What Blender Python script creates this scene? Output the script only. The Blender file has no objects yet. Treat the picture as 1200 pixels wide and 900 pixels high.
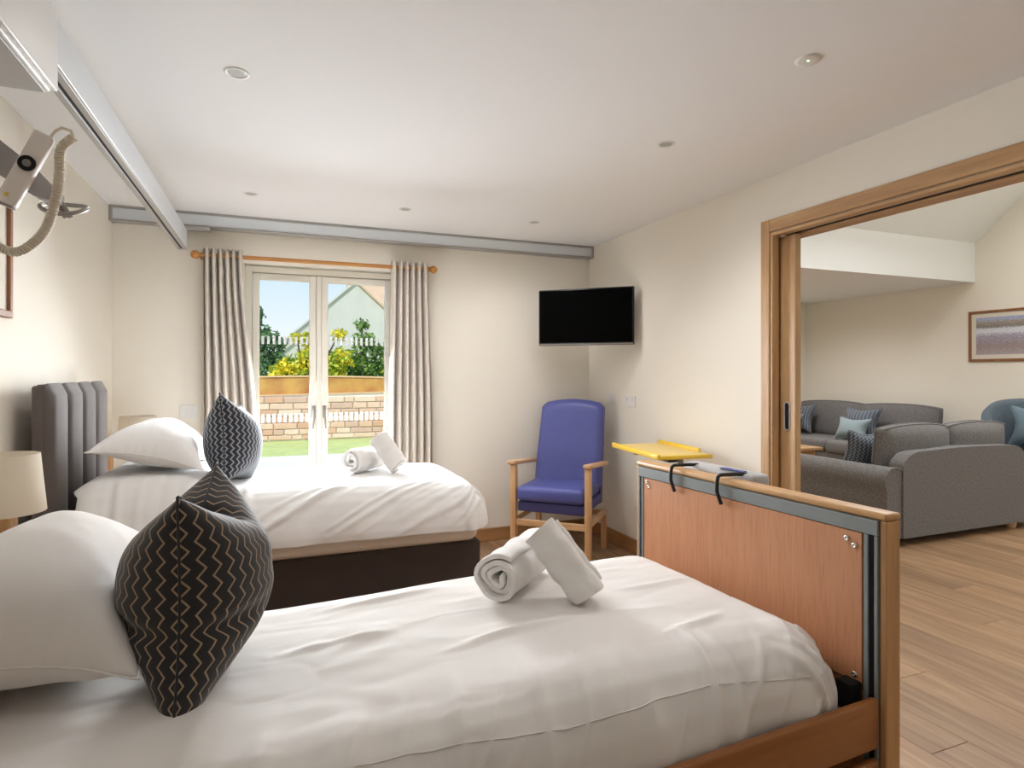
import bpy, bmesh, math, random
import numpy as np
from mathutils import Vector, Matrix, Euler
random.seed(7)
R = math.radians
scene = bpy.context.scene
col = scene.collection

# ------------------------------------------------------------------ camera
F_PX, YAW, CAM_H = 705.0, 21.5, 1.337
cam_d = bpy.data.cameras.new('camera'); cam = bpy.data.objects.new('camera', cam_d); col.objects.link(cam)
cam.location = (0, 0, CAM_H); cam.rotation_euler = (R(90), 0, R(-YAW))
cam_d.sensor_width = 36; cam_d.lens = F_PX / 1200 * 36; cam_d.shift_y = -13 / 1200
cam_d.clip_start = .02; cam_d.clip_end = 300
scene.camera = cam

# ------------------------------------------------------------------ world / sun / exposure
def lin(r, g, b):
    f = lambda c: (c / 255 / 12.92) if c <= 10.3 else ((c / 255 + .055) / 1.055) ** 2.4
    return (f(r), f(g), f(b), 1)
w = bpy.data.worlds.new('sky'); scene.world = w; w.use_nodes = True
nt = w.node_tree; nt.nodes.clear()
out = nt.nodes.new('ShaderNodeOutputWorld'); bg = nt.nodes.new('ShaderNodeBackground')
tc = nt.nodes.new('ShaderNodeTexCoord'); sp = nt.nodes.new('ShaderNodeSeparateXYZ'); cr = nt.nodes.new('ShaderNodeValToRGB')
nt.links.new(tc.outputs['Generated'], sp.inputs[0]); nt.links.new(sp.outputs['Z'], cr.inputs[0])
nt.links.new(cr.outputs[0], bg.inputs[0]); nt.links.new(bg.outputs[0], out.inputs[0])
e = cr.color_ramp.elements
e[0].position = 0.0; e[0].color = (.93, .97, 1, 1)
e[1].position = .5; e[1].color = (.36, .60, .95, 1)
m_ = e.new(.05); m_.color = (.86, .94, 1, 1)
m_ = e.new(.16); m_.color = (.64, .83, 1, 1)
SKY = .86
bg.inputs[1].default_value = SKY
sun_d = bpy.data.lights.new('sun', 'SUN'); sun_d.energy = 2.9; sun_d.angle = R(3); sun_d.color = (1, .95, .86)
sun = bpy.data.objects.new('sun', sun_d); col.objects.link(sun)
sun.rotation_euler = (R(42), 0, R(-38))
def daylight(name, loc, rot, sx, sy, watts, color):
    l = bpy.data.lights.new(name, 'AREA'); l.shape = 'RECTANGLE'; l.size = sx; l.size_y = sy; l.energy = watts; l.color = color
    o = bpy.data.objects.new(name, l); col.objects.link(o); o.location = loc; o.rotation_euler = rot; return o
daylight('garden_daylight', (.34, 4.70, 1.06), (R(-62), 0, 0), .78, 1.7, 86, (.90, .95, 1)).data.spread = R(136)          # daylight in the french doors
daylight('lounge_fill', (5.15, -1.78, 1.2), (R(90), 0, 0), 4.0, 2.0, 12, (.95, .975, 1))          # added fill at an assumed, unseen lounge window
daylight('lounge_overhead_fill', (5.2, 3.25, 3.86), (R(-40), 0, 0), 1.5, 1.0, 80, (.95, .975, 1))   # added overhead fill below an assumed, unseen roof window
DOWNLIGHT_W = 22.0
scene.view_settings.view_transform = 'Standard'; scene.view_settings.look = 'None'
scene.view_settings.exposure = 0.29; scene.view_settings.gamma = 1.0; scene.view_settings.use_curve_mapping = False

# ------------------------------------------------------------------ materials
MATS = {}
def node_mat(name):
    m = bpy.data.materials.new(name); m.use_nodes = True
    return m, m.node_tree, m.node_tree.nodes['Principled BSDF']
def plain(name, rgb, rough=.5, metal=0, bump=0, bscale=200, var=0, vscale=4, sheen=0, coat=0, spec=None):
    m, t, b = node_mat(name)
    c = lin(*rgb)
    b.inputs['Base Color'].default_value = c; b.inputs['Roughness'].default_value = rough; b.inputs['Metallic'].default_value = metal
    if spec is not None: b.inputs['Specular IOR Level'].default_value = spec
    if sheen: b.inputs['Sheen Weight'].default_value = sheen; b.inputs['Sheen Roughness'].default_value = .4
    if coat: b.inputs['Coat Weight'].default_value = coat; b.inputs['Coat Roughness'].default_value = .2
    tc = t.nodes.new('ShaderNodeTexCoord')
    if bump:
        n = t.nodes.new('ShaderNodeTexNoise'); n.inputs['Scale'].default_value = bscale; n.inputs['Detail'].default_value = 3
        bp = t.nodes.new('ShaderNodeBump'); bp.inputs['Strength'].default_value = bump; bp.inputs['Distance'].default_value = .002
        t.links.new(tc.outputs['Object'], n.inputs['Vector']); t.links.new(n.outputs[0], bp.inputs['Height']); t.links.new(bp.outputs[0], b.inputs['Normal'])
    if var:
        n = t.nodes.new('ShaderNodeTexNoise'); n.inputs['Scale'].default_value = vscale; n.inputs['Detail'].default_value = 4
        mx = t.nodes.new('ShaderNodeMix'); mx.data_type = 'RGBA'
        mx.inputs[6].default_value = tuple(x * (1 - var) for x in c[:3]) + (1,); mx.inputs[7].default_value = tuple(min(1, x * (1 + var)) for x in c[:3]) + (1,)
        t.links.new(tc.outputs['Object'], n.inputs['Vector']); t.links.new(n.outputs[0], mx.inputs[0]); t.links.new(mx.outputs[2], b.inputs['Base Color'])
    MATS[name] = m
    return m
def wood(name, dark, light, axis='Z', rough=.4, scale=9, rnd=False, dark2=None):
    m, t, b = node_mat(name)
    tc = t.nodes.new('ShaderNodeTexCoord'); mp = t.nodes.new('ShaderNodeMapping')
    s = [scale, scale, scale]; s['XYZ'.index(axis)] = scale * .07
    mp.inputs['Scale'].default_value = s
    t.links.new(tc.outputs['Object'], mp.inputs[0])
    vec = mp.outputs[0]
    if rnd:
        oi = t.nodes.new('ShaderNodeObjectInfo'); ad = t.nodes.new('ShaderNodeVectorMath'); ad.operation = 'ADD'
        ml = t.nodes.new('ShaderNodeVectorMath'); ml.operation = 'SCALE'; ml.inputs[3].default_value = 37
        cx = t.nodes.new('ShaderNodeCombineXYZ')
        for i in range(3): t.links.new(oi.outputs['Random'], cx.inputs[i])
        t.links.new(cx.outputs[0], ml.inputs[0]); t.links.new(vec, ad.inputs[0]); t.links.new(ml.outputs[0], ad.inputs[1]); vec = ad.outputs[0]
    n = t.nodes.new('ShaderNodeTexNoise'); n.inputs['Scale'].default_value = 1.6; n.inputs['Detail'].default_value = 6; n.inputs['Distortion'].default_value = .9
    n2 = t.nodes.new('ShaderNodeTexNoise'); n2.inputs['Scale'].default_value = 9; n2.inputs['Detail'].default_value = 4
    t.links.new(vec, n.inputs['Vector']); t.links.new(vec, n2.inputs['Vector'])
    r1 = t.nodes.new('ShaderNodeValToRGB'); r1.color_ramp.elements[0].color = lin(*dark); r1.color_ramp.elements[1].color = lin(*light)
    r1.color_ramp.elements[0].position = .3; r1.color_ramp.elements[1].position = .68
    t.links.new(n.outputs[0], r1.inputs[0])
    mx = t.nodes.new('ShaderNodeMix'); mx.data_type = 'RGBA'; mx.blend_type = 'MULTIPLY'; mx.inputs[0].default_value = .22
    r2 = t.nodes.new('ShaderNodeValToRGB'); r2.color_ramp.elements[0].color = (.45, .42, .4, 1); r2.color_ramp.elements[1].color = (1, 1, 1, 1)
    r2.color_ramp.elements[0].position = .36; r2.color_ramp.elements[1].position = .52
    t.links.new(n2.outputs[0], r2.inputs[0]); t.links.new(r1.outputs[0], mx.inputs[6]); t.links.new(r2.outputs[0], mx.inputs[7])
    o = mx.outputs[2]
    if rnd:
        hs = t.nodes.new('ShaderNodeHueSaturation'); mr = t.nodes.new('ShaderNodeMapRange')
        mr.inputs[3].default_value = .78; mr.inputs[4].default_value = 1.18
        t.links.new(oi.outputs['Random'], mr.inputs[0]); t.links.new(mr.outputs[0], hs.inputs['Value']); t.links.new(o, hs.inputs['Color']); o = hs.outputs[0]
    t.links.new(o, b.inputs['Base Color']); b.inputs['Roughness'].default_value = rough
    bp = t.nodes.new('ShaderNodeBump'); bp.inputs['Strength'].default_value = .08; bp.inputs['Distance'].default_value = .002
    t.links.new(n2.outputs[0], bp.inputs['Height']); t.links.new(bp.outputs[0], b.inputs['Normal'])
    MATS[name] = m
    return m
def tweed(name, a, bb, scale=260):
    m, t, b = node_mat(name)
    tc = t.nodes.new('ShaderNodeTexCoord')
    outs = []
    for s in ((1, 1, .15), (.18, .18, 1)):
        mp = t.nodes.new('ShaderNodeMapping'); mp.inputs['Scale'].default_value = s
        n = t.nodes.new('ShaderNodeTexNoise'); n.inputs['Scale'].default_value = scale; n.inputs['Detail'].default_value = 2
        t.links.new(tc.outputs['Object'], mp.inputs[0]); t.links.new(mp.outputs[0], n.inputs['Vector']); outs.append(n.outputs[0])
    ad = t.nodes.new('ShaderNodeMath'); ad.operation = 'ADD'; t.links.new(outs[0], ad.inputs[0]); t.links.new(outs[1], ad.inputs[1])
    hv = t.nodes.new('ShaderNodeMath'); hv.operation = 'MULTIPLY'; hv.inputs[1].default_value = .5; t.links.new(ad.outputs[0], hv.inputs[0])
    r = t.nodes.new('ShaderNodeValToRGB'); r.color_ramp.elements[0].position = .38; r.color_ramp.elements[1].position = .62
    r.color_ramp.elements[0].color = lin(*a); r.color_ramp.elements[1].color = lin(*bb)
    t.links.new(hv.outputs[0], r.inputs[0]); t.links.new(r.outputs[0], b.inputs['Base Color'])
    bp = t.nodes.new('ShaderNodeBump'); bp.inputs['Strength'].default_value = .3; bp.inputs['Distance'].default_value = .002
    t.links.new(hv.outputs[0], bp.inputs['Height']); t.links.new(bp.outputs[0], b.inputs['Normal'])
    b.inputs['Roughness'].default_value = .9; b.inputs['Sheen Weight'].default_value = .15
    MATS[name] = m
    return m
def zigzag(name, ground, line, nu, nv, amp=.55, thick=.075):
    """thin zig-zag lines running along v on dark cloth (flat woven print)"""
    m, t, b = node_mat(name)
    tc = t.nodes.new('ShaderNodeTexCoord'); s = t.nodes.new('ShaderNodeSeparateXYZ'); t.links.new(tc.outputs['UV'], s.inputs[0])
    def M(op, a, bb=None, c=None):
        n = t.nodes.new('ShaderNodeMath'); n.operation = op
        for i, v in enumerate((a, bb, c)):
            if v is None: continue
            if isinstance(v, (int, float)): n.inputs[i].default_value = v
            else: t.links.new(v, n.inputs[i])
        return n.outputs[0]
    zz = M('PINGPONG', M('MULTIPLY', s.outputs['Y'], nv), .5)
    u = M('FRACT', M('ADD', M('MULTIPLY', s.outputs['X'], nu), M('MULTIPLY', zz, amp * 2)))
    d = M('ABSOLUTE', M('SUBTRACT', u, .5))
    k = M('LESS_THAN', d, thick)
    mx = t.nodes.new('ShaderNodeMix'); mx.data_type = 'RGBA'; mx.inputs[6].default_value = lin(*ground); mx.inputs[7].default_value = lin(*line)
    t.links.new(k, mx.inputs[0]); t.links.new(mx.outputs[2], b.inputs['Base Color'])
    b.inputs['Roughness'].default_value = .75; b.inputs['Sheen Weight'].default_value = .25
    n = t.nodes.new('ShaderNodeTexNoise'); n.inputs['Scale'].default_value = 500; t.links.new(tc.outputs['Object'], n.inputs['Vector'])
    ad = M('ADD', M('MULTIPLY', n.outputs[0], .5), k)
    bp = t.nodes.new('ShaderNodeBump'); bp.inputs['Strength'].default_value = .3; bp.inputs['Distance'].default_value = .002
    t.links.new(ad, bp.inputs['Height']); t.links.new(bp.outputs[0], b.inputs['Normal'])
    MATS[name] = m
    return m
plain('wall_paint', (243, 236, 223), .9, bump=.05, bscale=350)
plain('ceiling_paint', (246, 246, 246), .95)
plain('white_gloss', (232, 230, 226), .35)
plain('upvc', (222, 216, 202), .35)
plain('plastic_white', (236, 234, 230), .4)
plain('cotton', (236, 231, 226), .85, bump=.12, bscale=900, sheen=.1)
plain('cotton_b', (247, 246, 245), .85, bump=.12, bscale=900, sheen=.1)
plain('seam_thread', (196, 188, 180), .9)
plain('terry', (246, 242, 238), .95, bump=1.0, bscale=260, sheen=.3)
plain('mattress_ticking', (226, 214, 200), .85, bump=.1, bscale=500)
plain('velvet_grey', (94, 85, 81), .8, sheen=.35, var=.2, vscale=9, bump=.1, bscale=300)
plain('velvet_brown', (62, 50, 44), .85, sheen=.4, var=.15, vscale=9)
plain('curtain_cloth', (212, 202, 190), .85, sheen=.15)
plain('blue_vinyl', (84, 90, 156), .42, bump=.06, bscale=500)
plain('blue_vinyl_base', (66, 66, 122), .5, bump=.06, bscale=500)
plain('black_plastic', (16, 16, 17), .35)
plain('screen_black', (2, 2, 2), .3, spec=.05)
plain('black_rubber', (14, 14, 15), .5)
plain('slot_dark', (10, 10, 11), .7)
plain('grey_metal', (136, 142, 142), .4)
plain('chrome', (215, 212, 205), .2, metal=1)
plain('steel', (150, 146, 140), .35, metal=.8)
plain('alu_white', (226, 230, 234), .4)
plain('alu_grey', (168, 164, 158), .5)  # warm grey for hoist lips, flanges, caps and trolleys
plain('grey_plastic', (160, 156, 154), .45)
plain('handset_shell', (236, 228, 220), .45)
plain('cord_beige', (228, 216, 196), .5)
plain('pump_grey', (186, 184, 184), .5)
plain('pump_blue', (40, 60, 140), .45)
plain('yellow_plastic', (240, 200, 60), .4)
plain('yellow_tray', (236, 206, 130), .5)
plain('lampshade', (214, 200, 178), .8, bump=.2, bscale=600)
plain('light_blue_cloth', (150, 166, 172), .9, bump=.3, bscale=500, sheen=.2)
plain('mid_blue_cloth', (112, 132, 142), .9, bump=.3, bscale=500, sheen=.2)
plain('mount_board', (226, 218, 204), .8)
plain('lens_grey', (168, 168, 165), .3)
plain('grass', (186, 198, 122), .9, var=.25, vscale=3)
plain('patio', (226, 222, 214), .9, var=.06, vscale=2)
plain('mortar', (240, 232, 222), .95)
plain('coping', (226, 190, 150), .9)

plain('render_rust_b', (188, 112, 62), .9, var=.15, vscale=3.5)
plain('barn_wall', (206, 204, 198), .95, var=.12, vscale=1.3)
plain('barn_tile', (204, 176, 148), .9, var=.15, vscale=2)
plain('bark', (94, 80, 64), .95)
plain('outer_wall', (214, 204, 190), .95)
plain('soil', (120, 110, 90), .95)
for i, c in enumerate(((222, 186, 162), (228, 198, 176), (214, 172, 146), (232, 208, 188), (210, 178, 160))): plain('stone_%d' % i, c, .95, bump=.5, bscale=30, var=.12, vscale=9)
for ax in 'XYZ':
    wood('oak_' + ax, (182, 140, 96), (208, 170, 124), ax, .4)
    wood('bed_wood_' + ax, (196, 148, 96), (214, 168, 116), ax, .4)
    wood('beech_' + ax, (196, 150, 104), (216, 174, 128), ax, .4, 7)
wood('pole_wood', (176, 112, 48), (206, 146, 74), 'X', .4)
wood('pine_Z', (206, 160, 104), (226, 186, 134), 'Z', .5)
wood('panel_red', (200, 138, 98), (206, 146, 106), 'Z', .45, 16)
wood('rail_brown', (150, 92, 44), (172, 112, 60), 'X', .35, 5)
wood('skirt_X', (150, 104, 62), (182, 134, 86), 'X', .4)
wood('skirt_Y', (150, 104, 62), (182, 134, 86), 'Y', .4)
wood('frame_wood', (130, 84, 52), (158, 108, 70), 'Z', .45)
wood('plank', (140, 106, 76), (176, 143, 109), 'Y', .38, 11, rnd=True)
tweed('tweed_grey', (84, 82, 83), (140, 136, 134), 330)
tweed('tweed_dark', (88, 86, 86), (134, 130, 128), 330)
tweed('tweed_blue', (74, 88, 98), (106, 120, 130), 330)
zigzag('zigzag_dark', (22, 22, 26), (160, 134, 106), 19, 13, .55, .085)
zigzag('zigzag_window_tint', (30, 34, 46), (150, 152, 158), 17, 13, .55, .16)  # zigzag cloth with the window's cool light put into its colours
zigzag('zigzag_sofa', (62, 70, 82), (134, 142, 152), 12, 15, .6, .2)
def crease(name, scale, stretch, strength, dist):
    """adds the fine pressed-in creases of loose cotton to a cloth material"""
    t = MATS[name].node_tree; b = t.nodes['Principled BSDF']; tc = t.nodes.new('ShaderNodeTexCoord'); mp = t.nodes.new('ShaderNodeMapping')
    mp.inputs['Scale'].default_value = stretch; mp.inputs['Rotation'].default_value = (0, 0, .5)
    n = t.nodes.new('ShaderNodeTexNoise'); n.inputs['Scale'].default_value = scale; n.inputs['Detail'].default_value = 1.2; n.inputs['Distortion'].default_value = .5; n.inputs['Roughness'].default_value = .4
    bp = t.nodes.new('ShaderNodeBump'); bp.inputs['Strength'].default_value = strength; bp.inputs['Distance'].default_value = dist
    t.links.new(tc.outputs['Object'], mp.inputs[0]); t.links.new(mp.outputs[0], n.inputs['Vector']); t.links.new(n.outputs[0], bp.inputs['Height'])
    old = b.inputs['Normal'].links[0].from_socket; t.links.new(old, bp.inputs['Normal']); t.links.new(bp.outputs[0], b.inputs['Normal'])
crease('cotton', 3.6, (1, 3.0, 1.4), .6, .016); crease('cotton_b', 4.2, (1, 3.0, 1.4), .55, .016); crease('terry', 16, (1, 1, 1), .5, .01)
def glass_mat():
    m = bpy.data.materials.new('pane_glass'); m.use_nodes = True; t = m.node_tree; t.nodes.clear()
    o = t.nodes.new('ShaderNodeOutputMaterial'); tr = t.nodes.new('ShaderNodeBsdfTransparent'); gl = t.nodes.new('ShaderNodeBsdfGlossy')
    gl.inputs['Roughness'].default_value = .02; fr = t.nodes.new('ShaderNodeFresnel'); fr.inputs[0].default_value = 1.15
    mx = t.nodes.new('ShaderNodeMixShader'); t.links.new(fr.outputs[0], mx.inputs[0]); t.links.new(tr.outputs[0], mx.inputs[1]); t.links.new(gl.outputs[0], mx.inputs[2]); t.links.new(mx.outputs[0], o.inputs[0])
    MATS['pane_glass'] = m
glass_mat()
def film():
    m = bpy.data.materials.new('frosted_film'); m.use_nodes = True; t = m.node_tree; t.nodes.clear(); o = t.nodes.new('ShaderNodeOutputMaterial')
    d = t.nodes.new('ShaderNodeBsdfDiffuse'); r = t.nodes.new('ShaderNodeBsdfTranslucent'); mx = t.nodes.new('ShaderNodeMixShader')
    for q in (d, r): q.inputs[0].default_value = (.97, .97, .97, 1)
    mx.inputs[0].default_value = .6; t.links.new(d.outputs[0], mx.inputs[1]); t.links.new(r.outputs[0], mx.inputs[2]); t.links.new(mx.outputs[0], o.inputs[0]); MATS['frosted_film'] = m
film()
def led(name, rgb, s):
    m, t, b = node_mat(name); b.inputs['Emission Color'].default_value = lin(*rgb); b.inputs['Emission Strength'].default_value = s; MATS[name] = m
led('green_led', (190, 255, 190), 1.2)
def leaf_mat(name, c1, c2, tr=.35):
    m, t, b = node_mat(name)
    tc = t.nodes.new('ShaderNodeTexCoord'); n = t.nodes.new('ShaderNodeTexNoise'); n.inputs['Scale'].default_value = 2.2; n.inputs['Detail'].default_value = 5
    r = t.nodes.new('ShaderNodeValToRGB'); r.color_ramp.elements[0].position = .38; r.color_ramp.elements[1].position = .62
    r.color_ramp.elements[0].color = lin(*c1); r.color_ramp.elements[1].color = lin(*c2)
    t.links.new(tc.outputs['Object'], n.inputs['Vector']); t.links.new(n.outputs[0], r.inputs[0]); t.links.new(r.outputs[0], b.inputs['Base Color'])
    b.inputs['Roughness'].default_value = .6
    MATS[name] = m
leaf_mat('render_rust', (166, 104, 58), (206, 160, 84)); leaf_mat('leaf_green', (66, 104, 46), (136, 170, 76)); leaf_mat('leaf_yellow', (150, 176, 50), (236, 214, 50)); leaf_mat('leaf_dark', (60, 96, 60), (120, 158, 96))
def picture_mat():
    m, t, b = node_mat('harbour_print')
    tc = t.nodes.new('ShaderNodeTexCoord'); s = t.nodes.new('ShaderNodeSeparateXYZ'); t.links.new(tc.outputs['UV'], s.inputs[0])
    r = t.nodes.new('ShaderNodeValToRGB'); cr = r.color_ramp
    for p, c in ((0, (176, 164, 170)), (.22, (160, 142, 140)), (.5, (166, 160, 180)), (.6, (220, 222, 230)), (.7, (210, 214, 222)), (.73, (130, 124, 118)), (.88, (170, 160, 150)), (.92, (170, 176, 204))):
        q = cr.elements.new(p) if p > 0 else cr.elements[0]; q.color = lin(*c)
    cr.elements[-1].color = lin(168, 176, 208)
    mp = t.nodes.new('ShaderNodeMapping'); mp.inputs['Scale'].default_value = (24, 44, 1)
    n = t.nodes.new('ShaderNodeTexNoise'); n.inputs['Scale'].default_value = 1; n.inputs['Detail'].default_value = 6
    t.links.new(tc.outputs['UV'], mp.inputs[0]); t.links.new(mp.outputs[0], n.inputs['Vector'])
    ad = t.nodes.new('ShaderNodeMath'); ad.operation = 'MULTIPLY_ADD'; ad.inputs[1].default_value = .22
    sb = t.nodes.new('ShaderNodeMath'); sb.operation = 'SUBTRACT'; sb.inputs[1].default_value = .11
    t.links.new(n.outputs[0], ad.inputs[0]); t.links.new(s.outputs['Y'], sb.inputs[0]); t.links.new(sb.outputs[0], ad.inputs[2]); t.links.new(ad.outputs[0], r.inputs[0])
    mx = t.nodes.new('ShaderNodeMix'); mx.data_type = 'RGBA'; mx.blend_type = 'OVERLAY'; mx.inputs[0].default_value = .7
    t.links.new(r.outputs[0], mx.inputs[6]); t.links.new(n.outputs[0], mx.inputs[7]); t.links.new(mx.outputs[2], b.inputs['Base Color'])
    b.inputs['Roughness'].default_value = .3
    MATS['harbour_print'] = m
picture_mat()

# ------------------------------------------------------------------ mesh helpers
class MB:
    """collects shapes; build() links them as ONE mesh object"""
    def __init__(s): s.v = []; s.f = []; s.sm = []; s.uv = {}
    def add(s, vs, fs, smooth=False):
        o = len(s.v); s.v += [tuple(v) for v in vs]; s.f += [tuple(i + o for i in f) for f in fs]; s.sm += [smooth] * len(fs); return s
    def box(s, lo, hi, bev=0, seg=1, rot=None, about=None, smooth=False):
        lo, hi = Vector(lo), Vector(hi); c = (lo + hi) / 2; d = hi - lo
        bm = bmesh.new(); bmesh.ops.create_cube(bm, size=1); bmesh.ops.scale(bm, vec=d, verts=bm.verts)
        if bev: bmesh.ops.bevel(bm, geom=bm.edges[:], offset=min(bev, min(d) * .49), segments=seg, profile=.5, affect='EDGES')
        vs = [v.co + c for v in bm.verts]
        if rot is not None:
            p = Vector(about) if about is not None else c
            vs = [rot @ (v - p) + p for v in vs]
        bm.verts.index_update()
        s.add(vs, [[v.index for v in f.verts] for f in bm.faces], smooth or seg > 1); bm.free(); return s
    def lathe(s, prof, c=(0, 0, 0), n=24, axis='Z', caps=True, rot=None, smooth=True):
        vs = []; fs = []
        for r, z in prof:
            for k in range(n):
                a = 2 * math.pi * k / n; p = (r * math.cos(a), r * math.sin(a), z)
                if axis == 'X': p = (p[2], p[0], p[1])
                if axis == 'Y': p = (p[0], p[2], p[1])
                p = Vector(p)
                if rot is not None: p = rot @ p
                vs.append(p + Vector(c))
        m = len(prof)
        for i in range(m - 1):
            for k in range(n): fs.append((i * n + k, i * n + (k + 1) % n, (i + 1) * n + (k + 1) % n, (i + 1) * n + k))
        s.add(vs, fs, smooth)
        if caps:
            s.add(vs[:n], [tuple(range(n))[::-1]]); s.add(vs[-n:], [tuple(range(n))])
        return s
    def tube(s, pts, r, n=8, closed=False, caps=True):
        pts = [Vector(p) for p in pts]; m = len(pts); rs = r if isinstance(r, (list, tuple)) else [r] * m
        vs = []; up = None
        for i, p in enumerate(pts):
            a = pts[i - 1] if (i > 0 or closed) else p; b = pts[(i + 1) % m] if (i < m - 1 or closed) else p
            t = (b - a).normalized()
            if up is None: up = Vector((0, 0, 1)) if abs(t.z) < .9 else Vector((1, 0, 0))
            x = t.cross(up).normalized(); y = x.cross(t).normalized(); up = y
            for k in range(n):
                q = 2 * math.pi * k / n; vs.append(p + (x * math.cos(q) + y * math.sin(q)) * rs[i])
        fs = []
        for i in range(m - (0 if closed else 1)):
            j = (i + 1) % m
            for k in range(n): fs.append((i * n + k, i * n + (k + 1) % n, j * n + (k + 1) % n, j * n + k))
        s.add(vs, fs, True)
        if caps and not closed: s.add(vs[:n], [tuple(range(n))[::-1]]); s.add(vs[-n:], [tuple(range(n))])
        return s
    def grid(s, P, smooth=True, closed_u=False, uv=None):
        """P: (n,m,3) array"""
        n, m = P.shape[:2]; o = len(s.v)
        s.v += [tuple(p) for p in P.reshape(-1, 3)]
        for i in range(n - (0 if closed_u else 1)):
            for j in range(m - 1):
                a = i * m + j; b = ((i + 1) % n) * m + j
                s.f.append((o + a, o + b, o + b + 1, o + a + 1)); s.sm.append(smooth)
        if uv is not None:
            for k, q in enumerate(uv.reshape(-1, 2)): s.uv[o + k] = tuple(q)
        return s
    def prism(s, poly, lo, hi, axis='Y', smooth=False):
        """polygon (a,b) extruded along axis"""
        def P(a, b, t): return {'X': (t, a, b), 'Y': (a, t, b), 'Z': (a, b, t)}[axis]
        n = len(poly); vs = [P(a, b, lo) for a, b in poly] + [P(a, b, hi) for a, b in poly]
        s.add(vs, [(i, (i + 1) % n, n + (i + 1) % n, n + i) for i in range(n)], smooth)
        s.add(vs, [tuple(range(n))[::-1], tuple(range(n, 2 * n))]); return s
    def build(s, name, mat, parent=None, world=True, kind=None, fixn=True):
        me = bpy.data.meshes.new(name); vs = s.v
        if parent is not None and world:
            l = parent['_w']; vs = [(v[0] - l[0], v[1] - l[1], v[2] - l[2]) for v in vs]
        me.from_pydata(vs, [], s.f); me.polygons.foreach_set('use_smooth', s.sm)
        if s.uv:
            l = me.uv_layers.new(name='uv')
            for lp in me.loops: l.data[lp.index].uv = s.uv.get(lp.vertex_index, (0, 0))
        if fixn:
            bm = bmesh.new(); bm.from_mesh(me); bmesh.ops.recalc_face_normals(bm, faces=bm.faces[:]); bm.to_mesh(me); bm.free()
        me.materials.append(MATS[mat]); me.update()
        o = bpy.data.objects.new(name, me); col.objects.link(o)
        if parent is not None: o.parent = parent
        if kind: o['kind'] = kind
        o['_w'] = (0., 0., 0.) if parent is None or not world else tuple(parent['_w'])
        return o
def tag(o, label, cat, group=None, kind=None):
    o['label'] = label; o['category'] = cat
    if group: o['group'] = group
    if kind: o['kind'] = kind
    return o
def thing(name, label, cat, loc=(0, 0, 0), rotz=0, group=None, kind=None):
    o = bpy.data.objects.new(name, None); col.objects.link(o); o.empty_display_size = .05
    o.location = loc; o.rotation_euler = (0, 0, rotz); o['_w'] = tuple(float(x) for x in loc)
    return tag(o, label, cat, group, kind)
def part(name, mat, parent, lo, hi, bev=0, seg=1, world=True, rot=None, about=None):
    return MB().box(lo, hi, bev, seg, rot, about).build(name, mat, parent, world)
def struct(name, mat, label, cat, boxes, parent=None):
    m = MB()
    for lo, hi in boxes: m.box(lo, hi)
    o = m.build(name, mat, parent); tag(o, label, cat, kind='structure'); return o
def copy_tree(o, parent=None):
    c = o.copy(); col.objects.link(c); c.parent = parent
    for ch in list(o.children): copy_tree(ch, c)
    return c
_ng = {}
def vnoise(x, y, seed=0):
    g = _ng.get(seed)
    if g is None: g = _ng[seed] = np.random.RandomState(seed).rand(128, 128)
    xi = np.floor(x).astype(int); yi = np.floor(y).astype(int); fx = x - xi; fy = y - yi
    fx = fx * fx * fx * (fx * (6 * fx - 15) + 10); fy = fy * fy * fy * (fy * (6 * fy - 15) + 10)
    a = g[xi % 128, yi % 128]; b = g[(xi + 1) % 128, yi % 128]; c = g[xi % 128, (yi + 1) % 128]; d = g[(xi + 1) % 128, (yi + 1) % 128]
    return (a * (1 - fx) + b * fx) * (1 - fy) + (c * (1 - fx) + d * fx) * fy - .5
def fbm(x, y, seed=0, o=4):
    r = 0
    for k in range(o): r = r + vnoise(x * 2 ** k, y * 2 ** k, seed + k) / 2 ** k
    return r
def sstep(a, b, x):
    t = np.clip((x - a) / (b - a), 0, 1); return t * t * (3 - 2 * t)

# ------------------------------------------------------------------ THE ROOM SHELL
XL, XR, YB, YF, HC = -.976, 2.495, 4.54, -1.8, 2.4
XW = 2.675                      # lounge side of the dividing wall
XG, YE = 7.65, 7.0              # gable wall with the picture, end wall of the lounge
T = .25
OPY0, OPY1, OPZ = .55, 2.507, 2.092      # wide opening to the lounge
DX0, DX1, DZ = -.20, .875, 2.10          # french doors opening
struct('wall_left', 'wall_paint', 'cream painted wall behind the padded headboard', 'wall', [((XL - T, YF - T, 0), (XL, YB + T, HC))])
struct('wall_back', 'wall_paint', 'cream painted wall around the french doors', 'wall',
       [((XL, YB, 0), (DX0, YB + T, HC)), ((DX1, YB, 0), (XW, YB + T, HC)), ((DX0, YB, DZ), (DX1, YB + T, HC)), ])
struct('wall_right', 'wall_paint', 'cream painted wall with the wide opening to the lounge', 'wall',
       [((XR, OPY1, 0), (XR + .04, YB, HC)), ((XR + .10, OPY1 + .04, 0), (XW, YB, HC)), ((XR, OPY0, OPZ), (XW, OPY1, HC)), ((XR + .04, OPY1, OPZ), (XR + .10, YB, HC)),
        ((XR, YF, 0), (XW, OPY0, HC)), ((XR, YF, HC), (XW, YB + .04, 4.7))])
struct('wall_front', 'wall_paint', 'cream painted wall behind the camera', 'wall', [((XL, YF - T, 0), (XR, YF, HC))])
struct('ceiling', 'ceiling_paint', 'flat white bedroom ceiling', 'ceiling', [((XL, YF, HC), (XR, YB, HC + .12))])
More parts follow.
